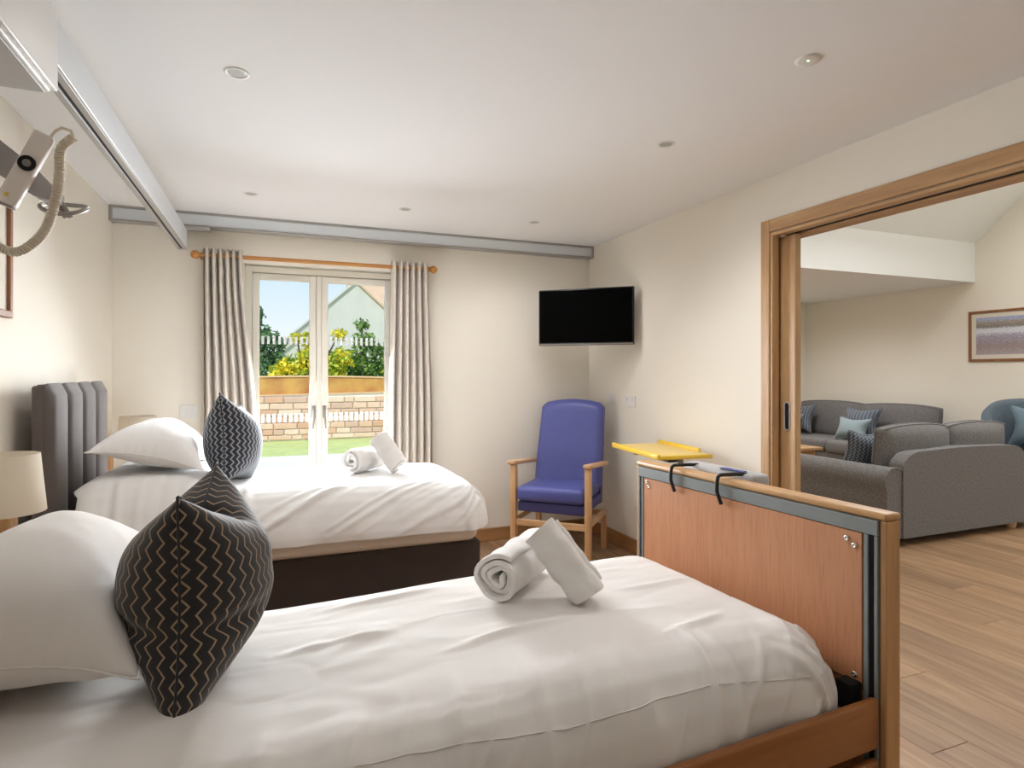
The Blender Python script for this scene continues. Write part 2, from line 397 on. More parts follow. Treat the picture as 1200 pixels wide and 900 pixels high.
# lounge
struct('wall_gable', 'wall_paint', 'cream lounge wall holding the framed print', 'wall', [((XG, YF, 0), (XG + T, YE + T, 4.9))])
struct('wall_end', 'wall_paint', 'cream end wall of the lounge', 'wall', [((XW - .1, YE, 0), (XG, YE + T, 2.9))])
struct('wall_lounge_left', 'wall_paint', 'cream lounge side wall past the bedroom', 'wall', [((XW - .1, YB + T, 0), (XW, YE, 2.9))])
struct('wall_lounge_front', 'wall_paint', 'cream lounge wall with wide unseen window opening added for daylight', 'wall',
       [((XW, YF - T, 0), (3.1, YF, 2.5)), ((7.2, YF - T, 0), (XG, YF, 2.5)), ((3.1, YF - T, 2.2), (7.2, YF, 2.5)), ((3.1, YF - T, 0), (7.2, YF, .15))])  # unseen opening, assumed so that daylight enters the lounge
struct('ceiling_lounge_low', 'ceiling_paint', 'low flat lounge ceiling above the far sofa', 'ceiling', [((XW, 4.70, HC), (XG, YE, HC + .1))])
struct('trim_1', 'ceiling_paint', 'white bulkhead where the lounge ceiling drops', 'bulkhead', [((XW, 4.58, HC), (XG, 4.70, 2.90))])
def slab(y0, z0, y1, z1, t=.1):
    return MB().prism([(y0, z0), (y1, z1), (y1, z1 + t), (y0, z0 + t)], XW, XG, 'X')
rb = slab(4.70, 2.86 - .12 * .846, 2.6, 2.86 + (4.58 - 2.6) * .846).build('ceiling_vault', 'ceiling_paint'); tag(rb, 'sloping white vaulted lounge ceiling above the bulkhead', 'ceiling', kind='structure')
rb = slab(2.6, 2.86 + (4.58 - 2.6) * .846, .15, 2.46).build('ceiling_vault_near', 'ceiling_paint'); tag(rb, 'sloping white lounge ceiling on the near side', 'ceiling', kind='structure')
rw = thing('added_window_1', 'unseen white roof window added to the sloping lounge ceiling for its light', 'window', (5.2, 3.25, 3.93), kind='structure')  # added out of view to go with the overhead fill light
rwr = Euler((R(-40.2), 0, 0)).to_matrix(); rwc = Vector((5.2, 3.25, 3.955))
for lo, hi in (((-.80, -.56, -.02), (.80, -.50, .02)), ((-.80, .50, -.02), (.80, .56, .02)), ((-.80, -.50, -.02), (-.74, .50, .02)), ((.74, -.50, -.02), (.80, .50, .02))):
    MB().box(rwc + Vector(lo), rwc + Vector(hi), .004, 1, rwr, rwc).build('window_frame', 'white_gloss', rw)
MB().box(rwc + Vector((-.74, -.50, -.004)), rwc + Vector((.74, .50, .004)), 0, 1, rwr, rwc).build('pane', 'plastic_white', rw)
struct('ceiling_lounge_near', 'ceiling_paint', 'flat white lounge ceiling by the added window opening', 'ceiling', [((XW, YF - T, 2.46), (XG, .15, 2.56))])

# floor slab + planks running away from the camera
floor = struct('floor', 'soil', 'pale oak plank floor running through bedroom and lounge', 'floor', [((XL, YF, -.15), (XG, YE, -.014))])
PW, PL = .195, 1.55
pc = {}
row = 0; x = XL
while x < XG - .01:
    x1 = min(x + PW, XG); y = YF - ((row * .37) % 1) * PL
    while y < YE - .01:
        a, b = max(y, YF), min(y + PL, YE)
        key = (round(x1 - x, 3), round(b - a, 3))
        if b - a > .02:
            if key not in pc:
                hw, hl = key[0] / 2 - .0009, key[1] / 2 - .0009
                bv = .0012
                vs = [(-hw, -hl, -.0135), (hw, -hl, -.0135), (hw, hl, -.0135), (-hw, hl, -.0135), (-hw, -hl, -bv), (hw, -hl, -bv), (hw, hl, -bv), (-hw, hl, -bv),
                      (-hw + bv, -hl + bv, 0), (hw - bv, -hl + bv, 0), (hw - bv, hl - bv, 0), (-hw + bv, hl - bv, 0)]
                fs = [(i, (i + 1) % 4, 4 + (i + 1) % 4, 4 + i) for i in range(4)] + [(4 + i, 4 + (i + 1) % 4, 8 + (i + 1) % 4, 8 + i) for i in range(4)] + [(8, 9, 10, 11)]
                me = bpy.data.meshes.new('plank'); me.from_pydata(vs, [], fs); me.materials.append(MATS['plank']); pc[key] = me
            o = bpy.data.objects.new('plank', pc[key]); col.objects.link(o); o.parent = floor; o.location = ((x + x1) / 2, (a + b) / 2, 0)
        y += PL
    x = x1; row += 1

# skirting boards
def skirting(name, label, lo, hi, mat):
    tag(MB().box(lo, hi, .004).build(name, mat), label, 'skirting board', kind='structure')
skirting('baseboard_right', 'oak skirting along the wall behind the blue chair', (XR - .018, OPY1 + .066, 0), (XR, YB - .018, .10), 'skirt_Y')
skirting('baseboard_back', 'oak skirting under the wall-mounted television', (DX1 + .06, YB - .018, 0), (XR, YB, .10), 'skirt_X')
skirting('baseboard_left', 'oak skirting behind the beds', (XL, YF, 0), (XL + .018, YB, .10), 'skirt_Y')
skirting('baseboard_gable', 'oak skirting behind the far sofa', (XG - .018, YF, 0), (XG, YE, .10), 'skirt_Y')

# oak architrave of the wide opening
tr = thing('trim_2', 'wide oak door frame around the lounge opening', 'door frame', (XR, OPY1, 0), kind='structure')
CT = 2.162
part('architrave', 'oak_Z', tr, (XR - .02, OPY1, 0), (XR, OPY1 + .062, CT), .004)
part('architrave', 'oak_Y', tr, (XR - .02, OPY0 - .062, OPZ + .004), (XR, OPY1 - .0005, CT), .004)
part('architrave', 'oak_Z', tr, (XR - .02, OPY0 - .062, 0), (XR, OPY0, OPZ + .003), .004)
part('jamb', 'oak_Z', tr, (XR - .012, OPY1 - .016, 0), (XR + .035, OPY1, OPZ), .003)
part('jamb', 'oak_Z', tr, (XR + .105, OPY1 - .016, 0), (XW + .012, OPY1, OPZ), .003)
part('jamb', 'oak_Z', tr, (XR - .012, OPY0, 0), (XW + .012, OPY0 + .02, OPZ), .003)
part('head_lining', 'oak_Y', tr, (XR - .012, OPY0 + .02, OPZ - .018), (XR + .040, OPY1 - .016, OPZ), .003)
part('head_lining', 'oak_Y', tr, (XR + .100, OPY0 + .02, OPZ - .018), (XW + .012, OPY1 - .016, OPZ), .003)
part('sliding_track', 'slot_dark', tr, (XR + .045, OPY0 + .02, OPZ - .010), (XR + .095, OPY1 - .016, OPZ))
dr = thing('door_1', 'oak sliding pocket door pushed into the wall', 'door', (XR + .07, 2.40, 0), kind='structure')
part('door_leaf', 'oak_Z', dr, (XR + .052, 2.398, .01), (XR + .090, 2.53, OPZ - .02), .003)
hp = MB()
hy, hz0, hz1, hw = 2.452, 1.03, 1.18, .017
pts = []
for k in range(13): a = math.pi * k / 12; pts.append((XR + .0505, hy + hw * math.cos(a), hz1 - hw + hw * math.sin(a)))
for k in range(13): a = math.pi + math.pi * k / 12; pts.append((XR + .0505, hy + hw * math.cos(a), hz0 + hw + hw * math.sin(a)))
pull = hp.tube(pts, .004, 8, closed=True).build('flush_pull', 'pump_grey', dr)
MB().prism([(p[1], p[2]) for p in pts], XR + .0495, XR + .053, 'X').build('pull_recess', 'slot_dark', pull)

# french doors
fd = thing('door_2', 'white glazed french doors opening to the garden', 'door', (.34, 4.62, 0), kind='structure')
FY0, FY1 = 4.60, 4.66
fx0, fx1, ft = -.195, .87, 2.09
part('outer_frame', 'upvc', fd, (fx0, FY0, .0), (fx0 + .045, FY1, ft), .003)
part('outer_frame', 'upvc', fd, (fx1 - .045, FY0, 0), (fx1, FY1, ft), .003)
part('outer_frame', 'upvc', fd, (fx0 + .045, FY0, ft - .045), (fx1 - .045, FY1, ft), .003)
part('threshold', 'steel', fd, (fx0 + .045, FY0, 0), (fx1 - .045, FY1 + .05, .03), .003)
def sash(x0, x1, hx):
    a = .045
    s = part('sash', 'upvc', fd, (x0, FY0 - .008, .034), (x0 + a, FY1 - .01, ft - .050), .003)
    MB().box((x1 - a, FY0 - .008, .034), (x1, FY1 - .01, ft - .050), .003).build('sash_stile', 'upvc', s)
    MB().box((x0 + a, FY0 - .006, ft - .050 - .042), (x1 - a, FY1 - .01, ft - .051), .003).build('sash_rail', 'upvc', s)
    MB().box((x0 + a, FY0 - .006, .035), (x1 - a, FY1 - .01, .14), .003).build('sash_rail', 'upvc', s)
    g = MB().box((x0 + a - .005, 4.626, .135), (x1 - a + .005, 4.632, ft - .085)).build('pane', 'pane_glass', fd)
    xx = x0 + a + .012; me = None
    while xx < x1 - a - .018:
        for z0 in (.984, 1.542):
            if me is None:
                me = MB().box((-.009, -.0006, 0), (.009, .0006, .058)).build('safety_marker', 'frosted_film', g, world=False); me.location = (0, 0, 0); o = me
            else: o = me.copy(); col.objects.link(o)
            o.location = (xx + .009 - fd['_w'][0], 4.6245 - fd['_w'][1], z0)
            o.parent = g
        xx += .0372
    h = MB().box((hx - .013, FY0 - .016, 1.01), (hx + .013, FY0 - .008, 1.10), .004, 2).tube([(hx, FY0 - .012, 1.065), (hx, FY0 - .05, 1.065)], .009, 10).build('handle_plate', 'steel', fd)
    sg = -1 if hx < .3 else 1
    MB().tube([(hx, FY0 - .047, 1.07), (hx, FY0 - .05, 1.03), (hx + sg * .012, FY0 - .05, .935)], [.010, .010, .008], 10).build('lever', 'steel', h)
sash(-.147, .278, .262); sash(.316, .822, .336)
part('meeting_stile', 'upvc', fd, (.280, FY0 - .012, .034), (.314, FY1, ft - .05), .003)

# ------------------------------------------------------------------ OUTSIDE
struct('ground_patio', 'patio', 'pale paved patio outside the french doors', 'patio', [((-9, YB + T, -.16), (XW - .1, 10.4, -.01))])
struct('ground_lawn', 'grass', 'green lawn in front of the stone wall', 'lawn', [((-30, 10.4, -.2), (30, 70, -.02)), ((-30, 4.8, -.2), (-9, 10.4, -.02)), ((XG + T, -40, -.2), (40, 10.4, -.02)), ((-30, -40, -.2), (40, -2.1, -.03))])
gw = thing('garden_wall', 'low curved garden wall of pale pink stone blocks with rust band on top', 'garden wall', (1.2, 13, 0))
def wy(x): return 12.75 + .012 * (x - 1.0) ** 2
xs = np.linspace(-3.2, 5.2, 29)
def strip(z0f, z1f, yo, th):
    m = MB(); P = np.array([[(x, wy(x) + yo, z0f(x)) for x in xs], [(x, wy(x) + yo, z1f(x)) for x in xs], [(x, wy(x) + yo + th, z1f(x)) for x in xs], [(x, wy(x) + yo + th, z0f(x)) for x in xs]])
    m.grid(P, smooth=False, closed_u=True); return m
zt = lambda x: .90 + .045 * (x + .4) / 2.6 * (1 if x < 5 else 1)
zo = lambda x: 1.285 - .012 * (x - .6) ** 2
strip(lambda x: -.03, lambda x: zt(x) - .02, .03, .3).build('mortar_core', 'mortar', gw)
strip(lambda x: zt(x) + .001, lambda x: zo(x) - .03, .10, .16).build('rust_band', 'render_rust', gw)
strip(lambda x: zo(x) - .029, lambda x: zo(x), .08, .2).build('coping', 'coping', gw)
strip(lambda x: zt(x) - .019, zt, .0, .34).build('ledge', 'coping', gw)
rs = random.Random(3); z = 0.0; stones = {}
while z < .84:
    h = rs.choice((.10, .115, .13)); x = -2.6 + rs.random() * .2
    while x < 4.6:
        L = rs.choice((.20, .28, .36, .44)); key = (L, h, rs.randrange(5)); xm = x + L / 2
        if z + h < zt(xm) - .015:
            if key not in stones:
                stones[key] = MB().box((-L / 2 + .008, -.035, .007), (L / 2 - .008, .03, h - .007), .012).build('stone', 'stone_%d' % key[2], gw, world=False); o = stones[key]
            else: o = stones[key].copy(); col.objects.link(o); o.parent = gw
            o.location = (xm - 1.2, wy(xm) - 13 + .025 + rs.uniform(-.008, .008), z); o.rotation_euler = (0, 0, math.atan(.024 * (xm - 1)))
        x += L
    z += h
# trees
def tree(name, label, base, h, blobs, n, leafm, size, seed, group='trees behind the garden wall'):
    rr = np.random.RandomState(seed); t = thing(name, label, 'tree', base, group=group)
    tm = MB(); tm.tube([(0, 0, -.05), (.05, 0, h * .35), (0, .05, h * .7)], [.10, .08, .04], 8)
    for bx_, by_, bz_, br in blobs: tm.tube([(0.03, 0, h * .35), (bx_ * .6, by_ * .6, (h * .35 + bz_) / 2 + .1), (bx_, by_, bz_)], [.05, .035, .02], 6)
    tm.build('trunk', 'bark', t, world=False)
    V = []; Fc = []
    wts = np.array([b[3] ** 2 for b in blobs]); wts = wts / wts.sum()
    for b, wt in zip(blobs, wts):
        k = int(n * wt)
        d = rr.normal(size=(k, 3)); d /= np.linalg.norm(d, axis=1)[:, None]; rad = b[3] * (rr.rand(k) ** .45) * (1 + .25 * np.sin(d[:, 0] * 5 + seed) * np.cos(d[:, 2] * 6))
        c = np.array(b[:3]) + d * rad[:, None] * np.array([1, 1, .85])
        for p in c:
            a = rr.normal(size=3); a /= np.linalg.norm(a); u = np.cross(a, rr.normal(size=3)); u /= np.linalg.norm(u)
            s = size * rr.uniform(.6, 1.3); o = len(V)
            V += [p - a * s, p + u * s * .45, p + a * s, p - u * s * .45]; Fc.append((o, o + 1, o + 2, o + 3))
    m = MB(); m.add(V, Fc); m.build('foliage', leafm, t, world=False, kind='stuff', fixn=False)
tree('laburnum_tree', 'yellow flowering tree left of the barn gable', (.85, 18.5, 0), 2.4, [(.1, 0, 1.75, .45), (-.5, .2, 1.55, .32), (.15, 0, 2.3, .35), (-.75, 0, 1.35, .3), (-.2, 0, 1.35, .4), (.95, -.2, 1.75, .38), (.7, 0, 1.35, .45), (.9, 0, 2.45, .22), (-.25, .1, 2.35, .2)], 2600, 'leaf_yellow', .085, 1)
tree('garden_tree', 'bushy green tree in front of the barn gable', (2.45, 19.5, 0), 2.8, [(0, 0, 1.7, .55), (.2, 0, 2.35, .36), (.12, 0, 2.85, .24), (.65, .1, 1.5, .5), (-.55, 0, 1.7, .45), (-.4, .1, 1.15, .5), (.85, 0, 1.1, .45), (.1, 0, 1.1, .5), (.6, 0, 2.1, .3)], 3200, 'leaf_green', .085, 2)
tree('sapling_tree', 'pale yellow-green shrub at the edge of the right pane', (3.45, 17.2, 0), 2.2, [(-.3, 0, 1.7, .28), (-.15, 0, 2.2, .25), (-.4, 0, 1.35, .25)], 500, 'leaf_yellow', .08, 5)
tree('conifer_tree', 'dark green tree at the left edge of the garden view', (-.85, 22, 0), 3.6, [(0, 0, 2.0, .8), (0, 0, 2.85, .6), (.6, 0, 2.45, .5), (.2, 0, 1.3, .95), (.15, 0, 3.3, .4), (.85, 0, 1.8, .5), (1.0, 0, 2.35, .25)], 3400, 'leaf_dark', .10, 3)
# barn
bn = thing('barn', 'pale grey rendered gabled barn behind the trees', 'building', (3.65, 30, 0))
gx0, gx1, ge, gp = .35, 6.95, 2.75, 5.72; gm = (gx0 + gx1) / 2
MB().prism([(gx0, -.05), (gx1, -.05), (gx1, ge), (gm, gp), (gx0, ge)], 30, 33, 'Y').build('walls', 'barn_wall', bn)
sl = (gp - ge) / (gm - gx0)
for s in (-1, 1):
    ex = gx0 if s < 0 else gx1; o_ = .3 * s
    MB().prism([(gm, gp + .01), (ex + o_, ge - .3 * sl + .01), (ex + o_, ge - .3 * sl + .12), (gm, gp + .12)], 29.9, 33.1, 'Y').build('roof_slope', 'barn_wall' if s < 0 else 'barn_tile', bn)
b3 = thing('farmhouse', 'farmhouse with tan tiled roof rising behind the barn', 'building', (7.5, 37, 0))
MB().box((4.0, 34.5, -.05), (12, 40, 4.2)).build('walls', 'outer_wall', b3)
MB().prism([(34.2, 4.1), (37.2, 6.75), (40.3, 4.1)], 4.0, 12.2, 'X').build('roof', 'barn_tile', b3)
MB().box((6.3, 36.8, 6.3), (6.9, 37.5, 7.6), .02).build('chimney', 'barn_tile', b3)
b2 = thing('outbuilding', 'low grey gabled outbuilding behind the yellow tree', 'building', (.9, 27, 0))
MB().prism([(-.1, -.05), (2.5, -.05), (2.5, 1.9), (1.2, 3.0), (-.1, 1.9)], 27, 28.5, 'Y').build('walls', 'barn_wall', b2)
for s in (-1, 1):
    ex = 1.2 + s * 1.45
    MB().prism([(1.2, 3.01), (ex, 1.76), (ex, 1.86), (1.2, 3.12)], 26.9, 28.6, 'Y').build('roof_slope', 'barn_wall', b2)

# ------------------------------------------------------------------ CURTAINS
pole = thing('curtain_pole', 'varnished wooden curtain pole with ball finials', 'curtain pole', (.31, 4.44, 2.116))
MB().tube([(-.46, 4.44, 2.116), (1.085, 4.44, 2.116)], .0135, 14).build('rod', 'pole_wood', pole)
def ball(c, r, n=16): return [(r * math.sin(math.pi * k / n) + 1e-4, -r * math.cos(math.pi * k / n)) for k in range(n + 1)]
for xx, sg in ((-.488, -1), (1.112, 1)):
    MB().lathe(ball(0, .028), (xx, 4.44, 2.116), 20, 'X').lathe([(.012, -.03), (.018, -.028), (.018, .0), (.012, .004)], (xx - sg * .022, 4.44, 2.116), 16, 'X').build('finial', 'pole_wood', pole)
for xx in (-.45, 1.075):
    MB().tube([(xx, 4.455, 2.116), (xx, 4.54, 2.116)], .009, 8).lathe([(.02, 0), (.02, .008)], (xx, 4.532, 2.116), 14, 'Y').build('bracket', 'pole_wood', pole)
def curtain(label, xt0, xt1, xb0, xb1, waves, ph, amp=.045):
    n, m = waves * 28 + 1, 44; P = np.zeros((n, m, 3)); zt_, zb = 2.16, .015
    for j in range(m):
        q = j / (m - 1); z = zt_ + (zb - zt_) * q; e_ = min(1, q * 1.7); e_ = e_ * e_ * (3 - 2 * e_)
        for i in range(n):
            u = i / (n - 1); uu = u + .010 * math.sin(waves * math.pi * u + 1.3) * q
            x = (xt0 + (xt1 - xt0) * uu) * (1 - e_) + (xb0 + (xb1 - xb0) * uu) * e_
            s = math.sin(2 * math.pi * waves * u + ph)
            y = 4.44 + amp * (1 if abs(s) < .001 else math.copysign(abs(s) ** .95, s)) * (1 - .15 * q + .10 * math.sin(7 * u + 2 * q))
            P[i, j] = (x, y, z)
    o = MB().grid(P).build('curtain', 'curtain_cloth', fixn=False); sm = o.modifiers.new('s', 'SOLIDIFY'); sm.thickness = .004
    tag(o, label, 'curtain', 'curtains at the french doors')
curtain('beige pleated curtain left of the french doors', -.445, -.205, -.445, -.120, 6, .2)
curtain('beige pleated curtain right of the french doors', .80, 1.078, .780, 1.110, 6, 2.6)

# ------------------------------------------------------------------ CEILING HOIST
rl = thing('hoist_wall_rail', 'white hoist rail running across the back wall under the ceiling', 'hoist rail', (.76, 4.48, 2.30))
MB().box((XL + .012, 4.46, 2.312), (XR - .012, 4.538, 2.385), .004).build('rail_body', 'alu_white', rl)
MB().box((XL + .012, 4.455, 2.386), (XR - .012, 4.538, 2.399)).build('rail_gasket', 'alu_grey', rl)
MB().box((XL + .012, 4.452, 2.302), (XR - .012, 4.538, 2.311), .002).build('rail_lip', 'alu_grey', rl)
for x0, x1 in ((XL + .001, XL + .02), (XR - .02, XR - .001)): part('end_cap', 'alu_grey', rl, (x0, 4.45, 2.30), (x1, 4.538, 2.398), .003)
bmn = thing('hoist_gantry_beam', 'white overhead hoist beam crossing the room towards the camera', 'hoist rail', (-.565, 3, 2.14))
BX0, BX1, BZ0, BZ1 = -.592, -.536, 2.142, 2.276
for xx0, xx1 in ((BX0, BX0 + .022), (BX1 - .022, BX1)): part('beam_flange', 'alu_grey', bmn, (xx0, -1.6, BZ0), (xx1, 4.44, BZ0 + .012), .002)
part('beam_body', 'alu_white', bmn, (BX0, -1.6, BZ0 + .012), (BX1, 4.44, BZ1), .003)
part('beam_slot', 'slot_dark', bmn, (BX0 + .022, -1.6, BZ0 + .006), (BX1 - .022, 4.43, BZ0 + .012))
part('end_cap', 'alu_white', bmn, (BX0, 4.44, BZ0), (BX1, 4.446, BZ1), .002)
part('trolley', 'alu_grey', bmn, (-.70, 4.44, BZ1 + .002), (-.40, 4.50, 2.301), .003)
part('trolley', 'alu_grey', bmn, (-.70, -1.6, BZ1 + .002), (-.40, -1.52, 2.301), .003)
hu = thing('hoist_unit', 'boxy white patient hoist motor hanging on the overhead beam', 'hoist', (-.68, 1.6, 2.05))
part('casing', 'white_gloss', hu, (-.83, 1.30, 2.052), (-.531, 1.86, 2.135), .006, 2)
part('casing_side', 'white_gloss', hu, (-.533, 1.30, 2.060), (-.520, 1.872, 2.27), .004, 2)
part('base_panel', 'alu_grey', hu, (-.82, 1.31, 2.046), (-.54, 1.85, 2.053), .002)
MB().lathe([(.03, 0), (.03, .012)], (-.72, 1.62, 2.036), 16).build('strap_outlet', 'slot_dark', hu)
# spreader bar hanging below the hoist
sb = thing('spreader_bar', 'grey hoist spreader bar with looped sling hook', 'spreader bar', (-.70, 1.62, 1.72))
def bar(m, pts, wd, th):
    """flat bar: pts centre line in XZ at given Y, width wd list (vertical), thickness th (Y)"""
    P = []
    for (x, y, z), w_ in zip(pts, wd): P.append([(x, y - th, z + w_), (x, y + th, z + w_), (x, y + th, z - w_), (x, y - th, z - w_)])
    P = np.array(P).transpose(1, 0, 2)
    m.grid(P, False, True); m.add(P[:, 0], [(0, 1, 2, 3)]); m.add(P[:, -1], [(0, 1, 2, 3)]); return m
bar(MB(), [(-.90, 1.60, 1.915), (-.72, 1.63, 1.91), (-.64, 1.65, 1.870), (-.568, 1.66, 1.815), (-.50, 1.66, 1.765), (-.455, 1.665, 1.733)], [.036, .042, .044, .039, .032, .012], .016).build('bar', 'grey_plastic', sb)
MB().tube([(-.72, 1.62, 1.94), (-.72, 1.62, 2.034)], .014, 10).build('lifting_strap', 'slot_dark', sb)
for k in (0, 1):
    MB().tube([(-.475 + .012 * k, 1.67, 1.745 - .006 * k), (-.452 + .010 * k, 1.68, 1.697 + .002 * k)], .005, 8).build('hook_prong', 'steel', sb)
lp = [(-.458 + .045 * math.cos(a), 1.69 + .04 * math.sin(a), 1.722 + .020 * math.sin(a) + .003 * math.cos(a * 2)) for a in [2 * math.pi * k / 28 for k in range(28)]]
MB().tube(lp, .005, 8, closed=True).build('sling_loop', 'steel', sb)
# handset with curly cord
hs = thing('hoist_handset', 'beige hoist remote control hanging by its curly cord', 'remote control', (-.52, 1.58, 1.72))
rot = Euler((0, R(24), 0)).to_matrix(); hc = Vector((-.500, 1.59, 1.775))
MB().box(hc - Vector((.019, .012, .086)), hc + Vector((.019, .013, .088)), .006, 3, rot, hc).build('handset_body', 'handset_shell', hs)
bc = hc + rot @ Vector((.002, -.0135, .012))
MB().lathe([(.0165, 0), (.0165, .004), (.011, .004), (.011, .001)], bc + Vector((0, .0005, 0)), 20, 'Y', rot=Matrix.Scale(-1, 3, (0, 1, 0))).build('button_ring', 'slot_dark', hs)
MB().lathe([(.009, 0), (.008, .004)], bc + Vector((0, .0, 0)), 16, 'Y', rot=Matrix.Scale(-1, 3, (0, 1, 0))).build('button', 'steel', hs)
part('indicator', 'yellow_plastic', hs, hc + rot @ Vector((-.002, -.0145, -.066)) - Vector((.003, .001, .004)), hc + rot @ Vector((-.002, -.0145, -.066)) + Vector((.003, .001, .004)))
part('handset_cap', 'grey_plastic', hs, hc + Vector((-.017, -.011, -.090)), hc + Vector((.017, .011, -.086)), .002, rot=rot, about=hc)
tp = hc + rot @ Vector((.010, 0, .088))
MB().tube([tp, tp + Vector((.008, 0, .014)), tp + Vector((.02, .0, .023)), tp + Vector((.036, .002, .020)), tp + Vector((.040, .004, .006))], .0032, 8).build('cord_lead', 'cord_beige', hs)
cl = [tp + Vector((.040, .004, .006))] + [Vector(v) for v in ((-.440, 1.60, 1.83), (-.445, 1.61, 1.78), (-.452, 1.61, 1.722), (-.470, 1.61, 1.655), (-.496, 1.60, 1.613), (-.528, 1.60, 1.598), (-.57, 1.60, 1.63), (-.62, 1.61, 1.74), (-.65, 1.61, 1.90), (-.66, 1.61, 2.045))]
def catmull(pts, n):
    r = []
    for i in range(len(pts) - 1):
        p0 = pts[max(i - 1, 0)]; p1 = pts[i]; p2 = pts[i + 1]; p3 = pts[min(i + 2, len(pts) - 1)]
        for k in range(n):
            t = k / n; r.append(.5 * ((2 * p1) + (p2 - p0) * t + (2 * p0 - 5 * p1 + 4 * p2 - p3) * t * t + (3 * p1 - p0 - 3 * p2 + p3) * t ** 3))
    return r + [pts[-1]]
path = catmull(cl, 170); coil = []; L = 0
for i, p in enumerate(path):
    t = (path[min(i + 1, len(path) - 1)] - path[max(i - 1, 0)]).normalized(); a_ = t.cross(Vector((0, 1, 0))).normalized(); b_ = t.cross(a_)
    if i: L += (p - path[i - 1]).length
    ph = 2 * math.pi * L / .0052; coil.append(p + (a_ * math.cos(ph) + b_ * math.sin(ph)) * .0078)
MB().tube(coil, .0027, 5).build('curly_cord', 'cord_beige', hs)

# ------------------------------------------------------------------ CEILING FITTINGS
def downlight(label, x, y, k=1.0, on=True):
    t = thing('downlight', label, 'downlight', (x, y, HC), group='recessed ceiling downlights')
    MB().lathe([(.043, 0), (.042, -.003), (.035, -.004), (.030, 0)], (0, 0, 0), 28, caps=False).build('trim_ring', 'plastic_white', t, False)
    MB().lathe([(.0305, -.0005), (.028, -.001)], (0, 0, 0), 24).build('lens', 'lens_grey', t, False)
    if on:
        l = bpy.data.lights.new('downlight_lamp', 'SPOT'); l.energy = DOWNLIGHT_W * k; l.spot_size = R(165); l.spot_blend = 1; l.shadow_soft_size = .2; l.color = (.985, .985, .99)
        o = bpy.data.objects.new('downlight_lamp', l); col.objects.link(o); o.parent = t; o.location = (0, 0, -.03)
    return t
downlight('round recessed downlight nearest the hoist beam, left near the camera', -.126, 2.34, .8)
downlight('round recessed downlight above the foot of the front bed', 1.69, 2.34, 2.0)
downlight('round recessed downlight above the left curtain', -.134, 3.89, .35)
downlight('round recessed downlight above the right curtain', .787, 3.89)
downlight('round recessed downlight in front of the television', 1.70, 3.89, 1.25)
downlight('round recessed downlight added out of view beside the lounge opening', 1.69, .80, .6)  # unseen lamp added to lift the right wall and near ceiling
downlight('round recessed downlight added out of view above the hoist end', -.13, .80, .25)  # weak unseen lamp added to brighten the front pillow
sd = thing('smoke_detector', 'small ceiling sensor with a glowing green light', 'sensor', (1.684, 1.532, HC))
MB().lathe([(.042, 0), (.040, -.004), (.028, -.006), (.02, -.007)], (0, 0, 0), 24).build('sensor_body', 'plastic_white', sd, False)
MB().lathe([(.005, 0), (.0035, -.003)], (-.006, -.006, -.007), 10).build('indicator_light', 'green_led', sd, False)
for k, (lx, ly) in enumerate(((3.9, 5.8), (6.2, 5.8))):  # unseen lamps, boosted to brighten the lounge wall
    downlight(('round recessed downlight out of view in the low lounge ceiling nearer the bedroom', 'round recessed downlight out of view in the low lounge ceiling nearer the print')[k], lx, ly, 4.5)

# ------------------------------------------------------------------ WALL FITTINGS
def plate(name, label, lo, hi, normal, rockers):
    t = thing(name, label, 'socket', ((lo[0] + hi[0]) / 2, (lo[1] + hi[1]) / 2, lo[2]))
    part('faceplate', 'plastic_white', t, lo, hi, .002)
    for a, b in rockers: part('rocker', 'white_gloss', t, a, b, .001)
plate('wall_switch', 'white switch plate on right wall nearest the room corner', (XR - .009, 4.115, 1.088), (XR, 4.200, 1.172), 'x', [((XR - .012, 4.150, 1.115), (XR - .008, 4.165, 1.145))])
plate('wall_socket', 'white double socket on right wall beside the blue chair', (XR - .009, 3.820, 1.082), (XR, 3.966, 1.166), 'x', [((XR - .012, 3.850, 1.125), (XR - .008, 3.865, 1.150)), ((XR - .012, 3.92, 1.125), (XR - .008, 3.935, 1.150))])
plate('wall_socket', 'white wall plate on back wall left of the curtain', (-.590, YB - .009, 1.035), (-.490, YB, 1.120), 'y', [((-.555, YB - .012, 1.055), (-.505, YB - .008, 1.10))])
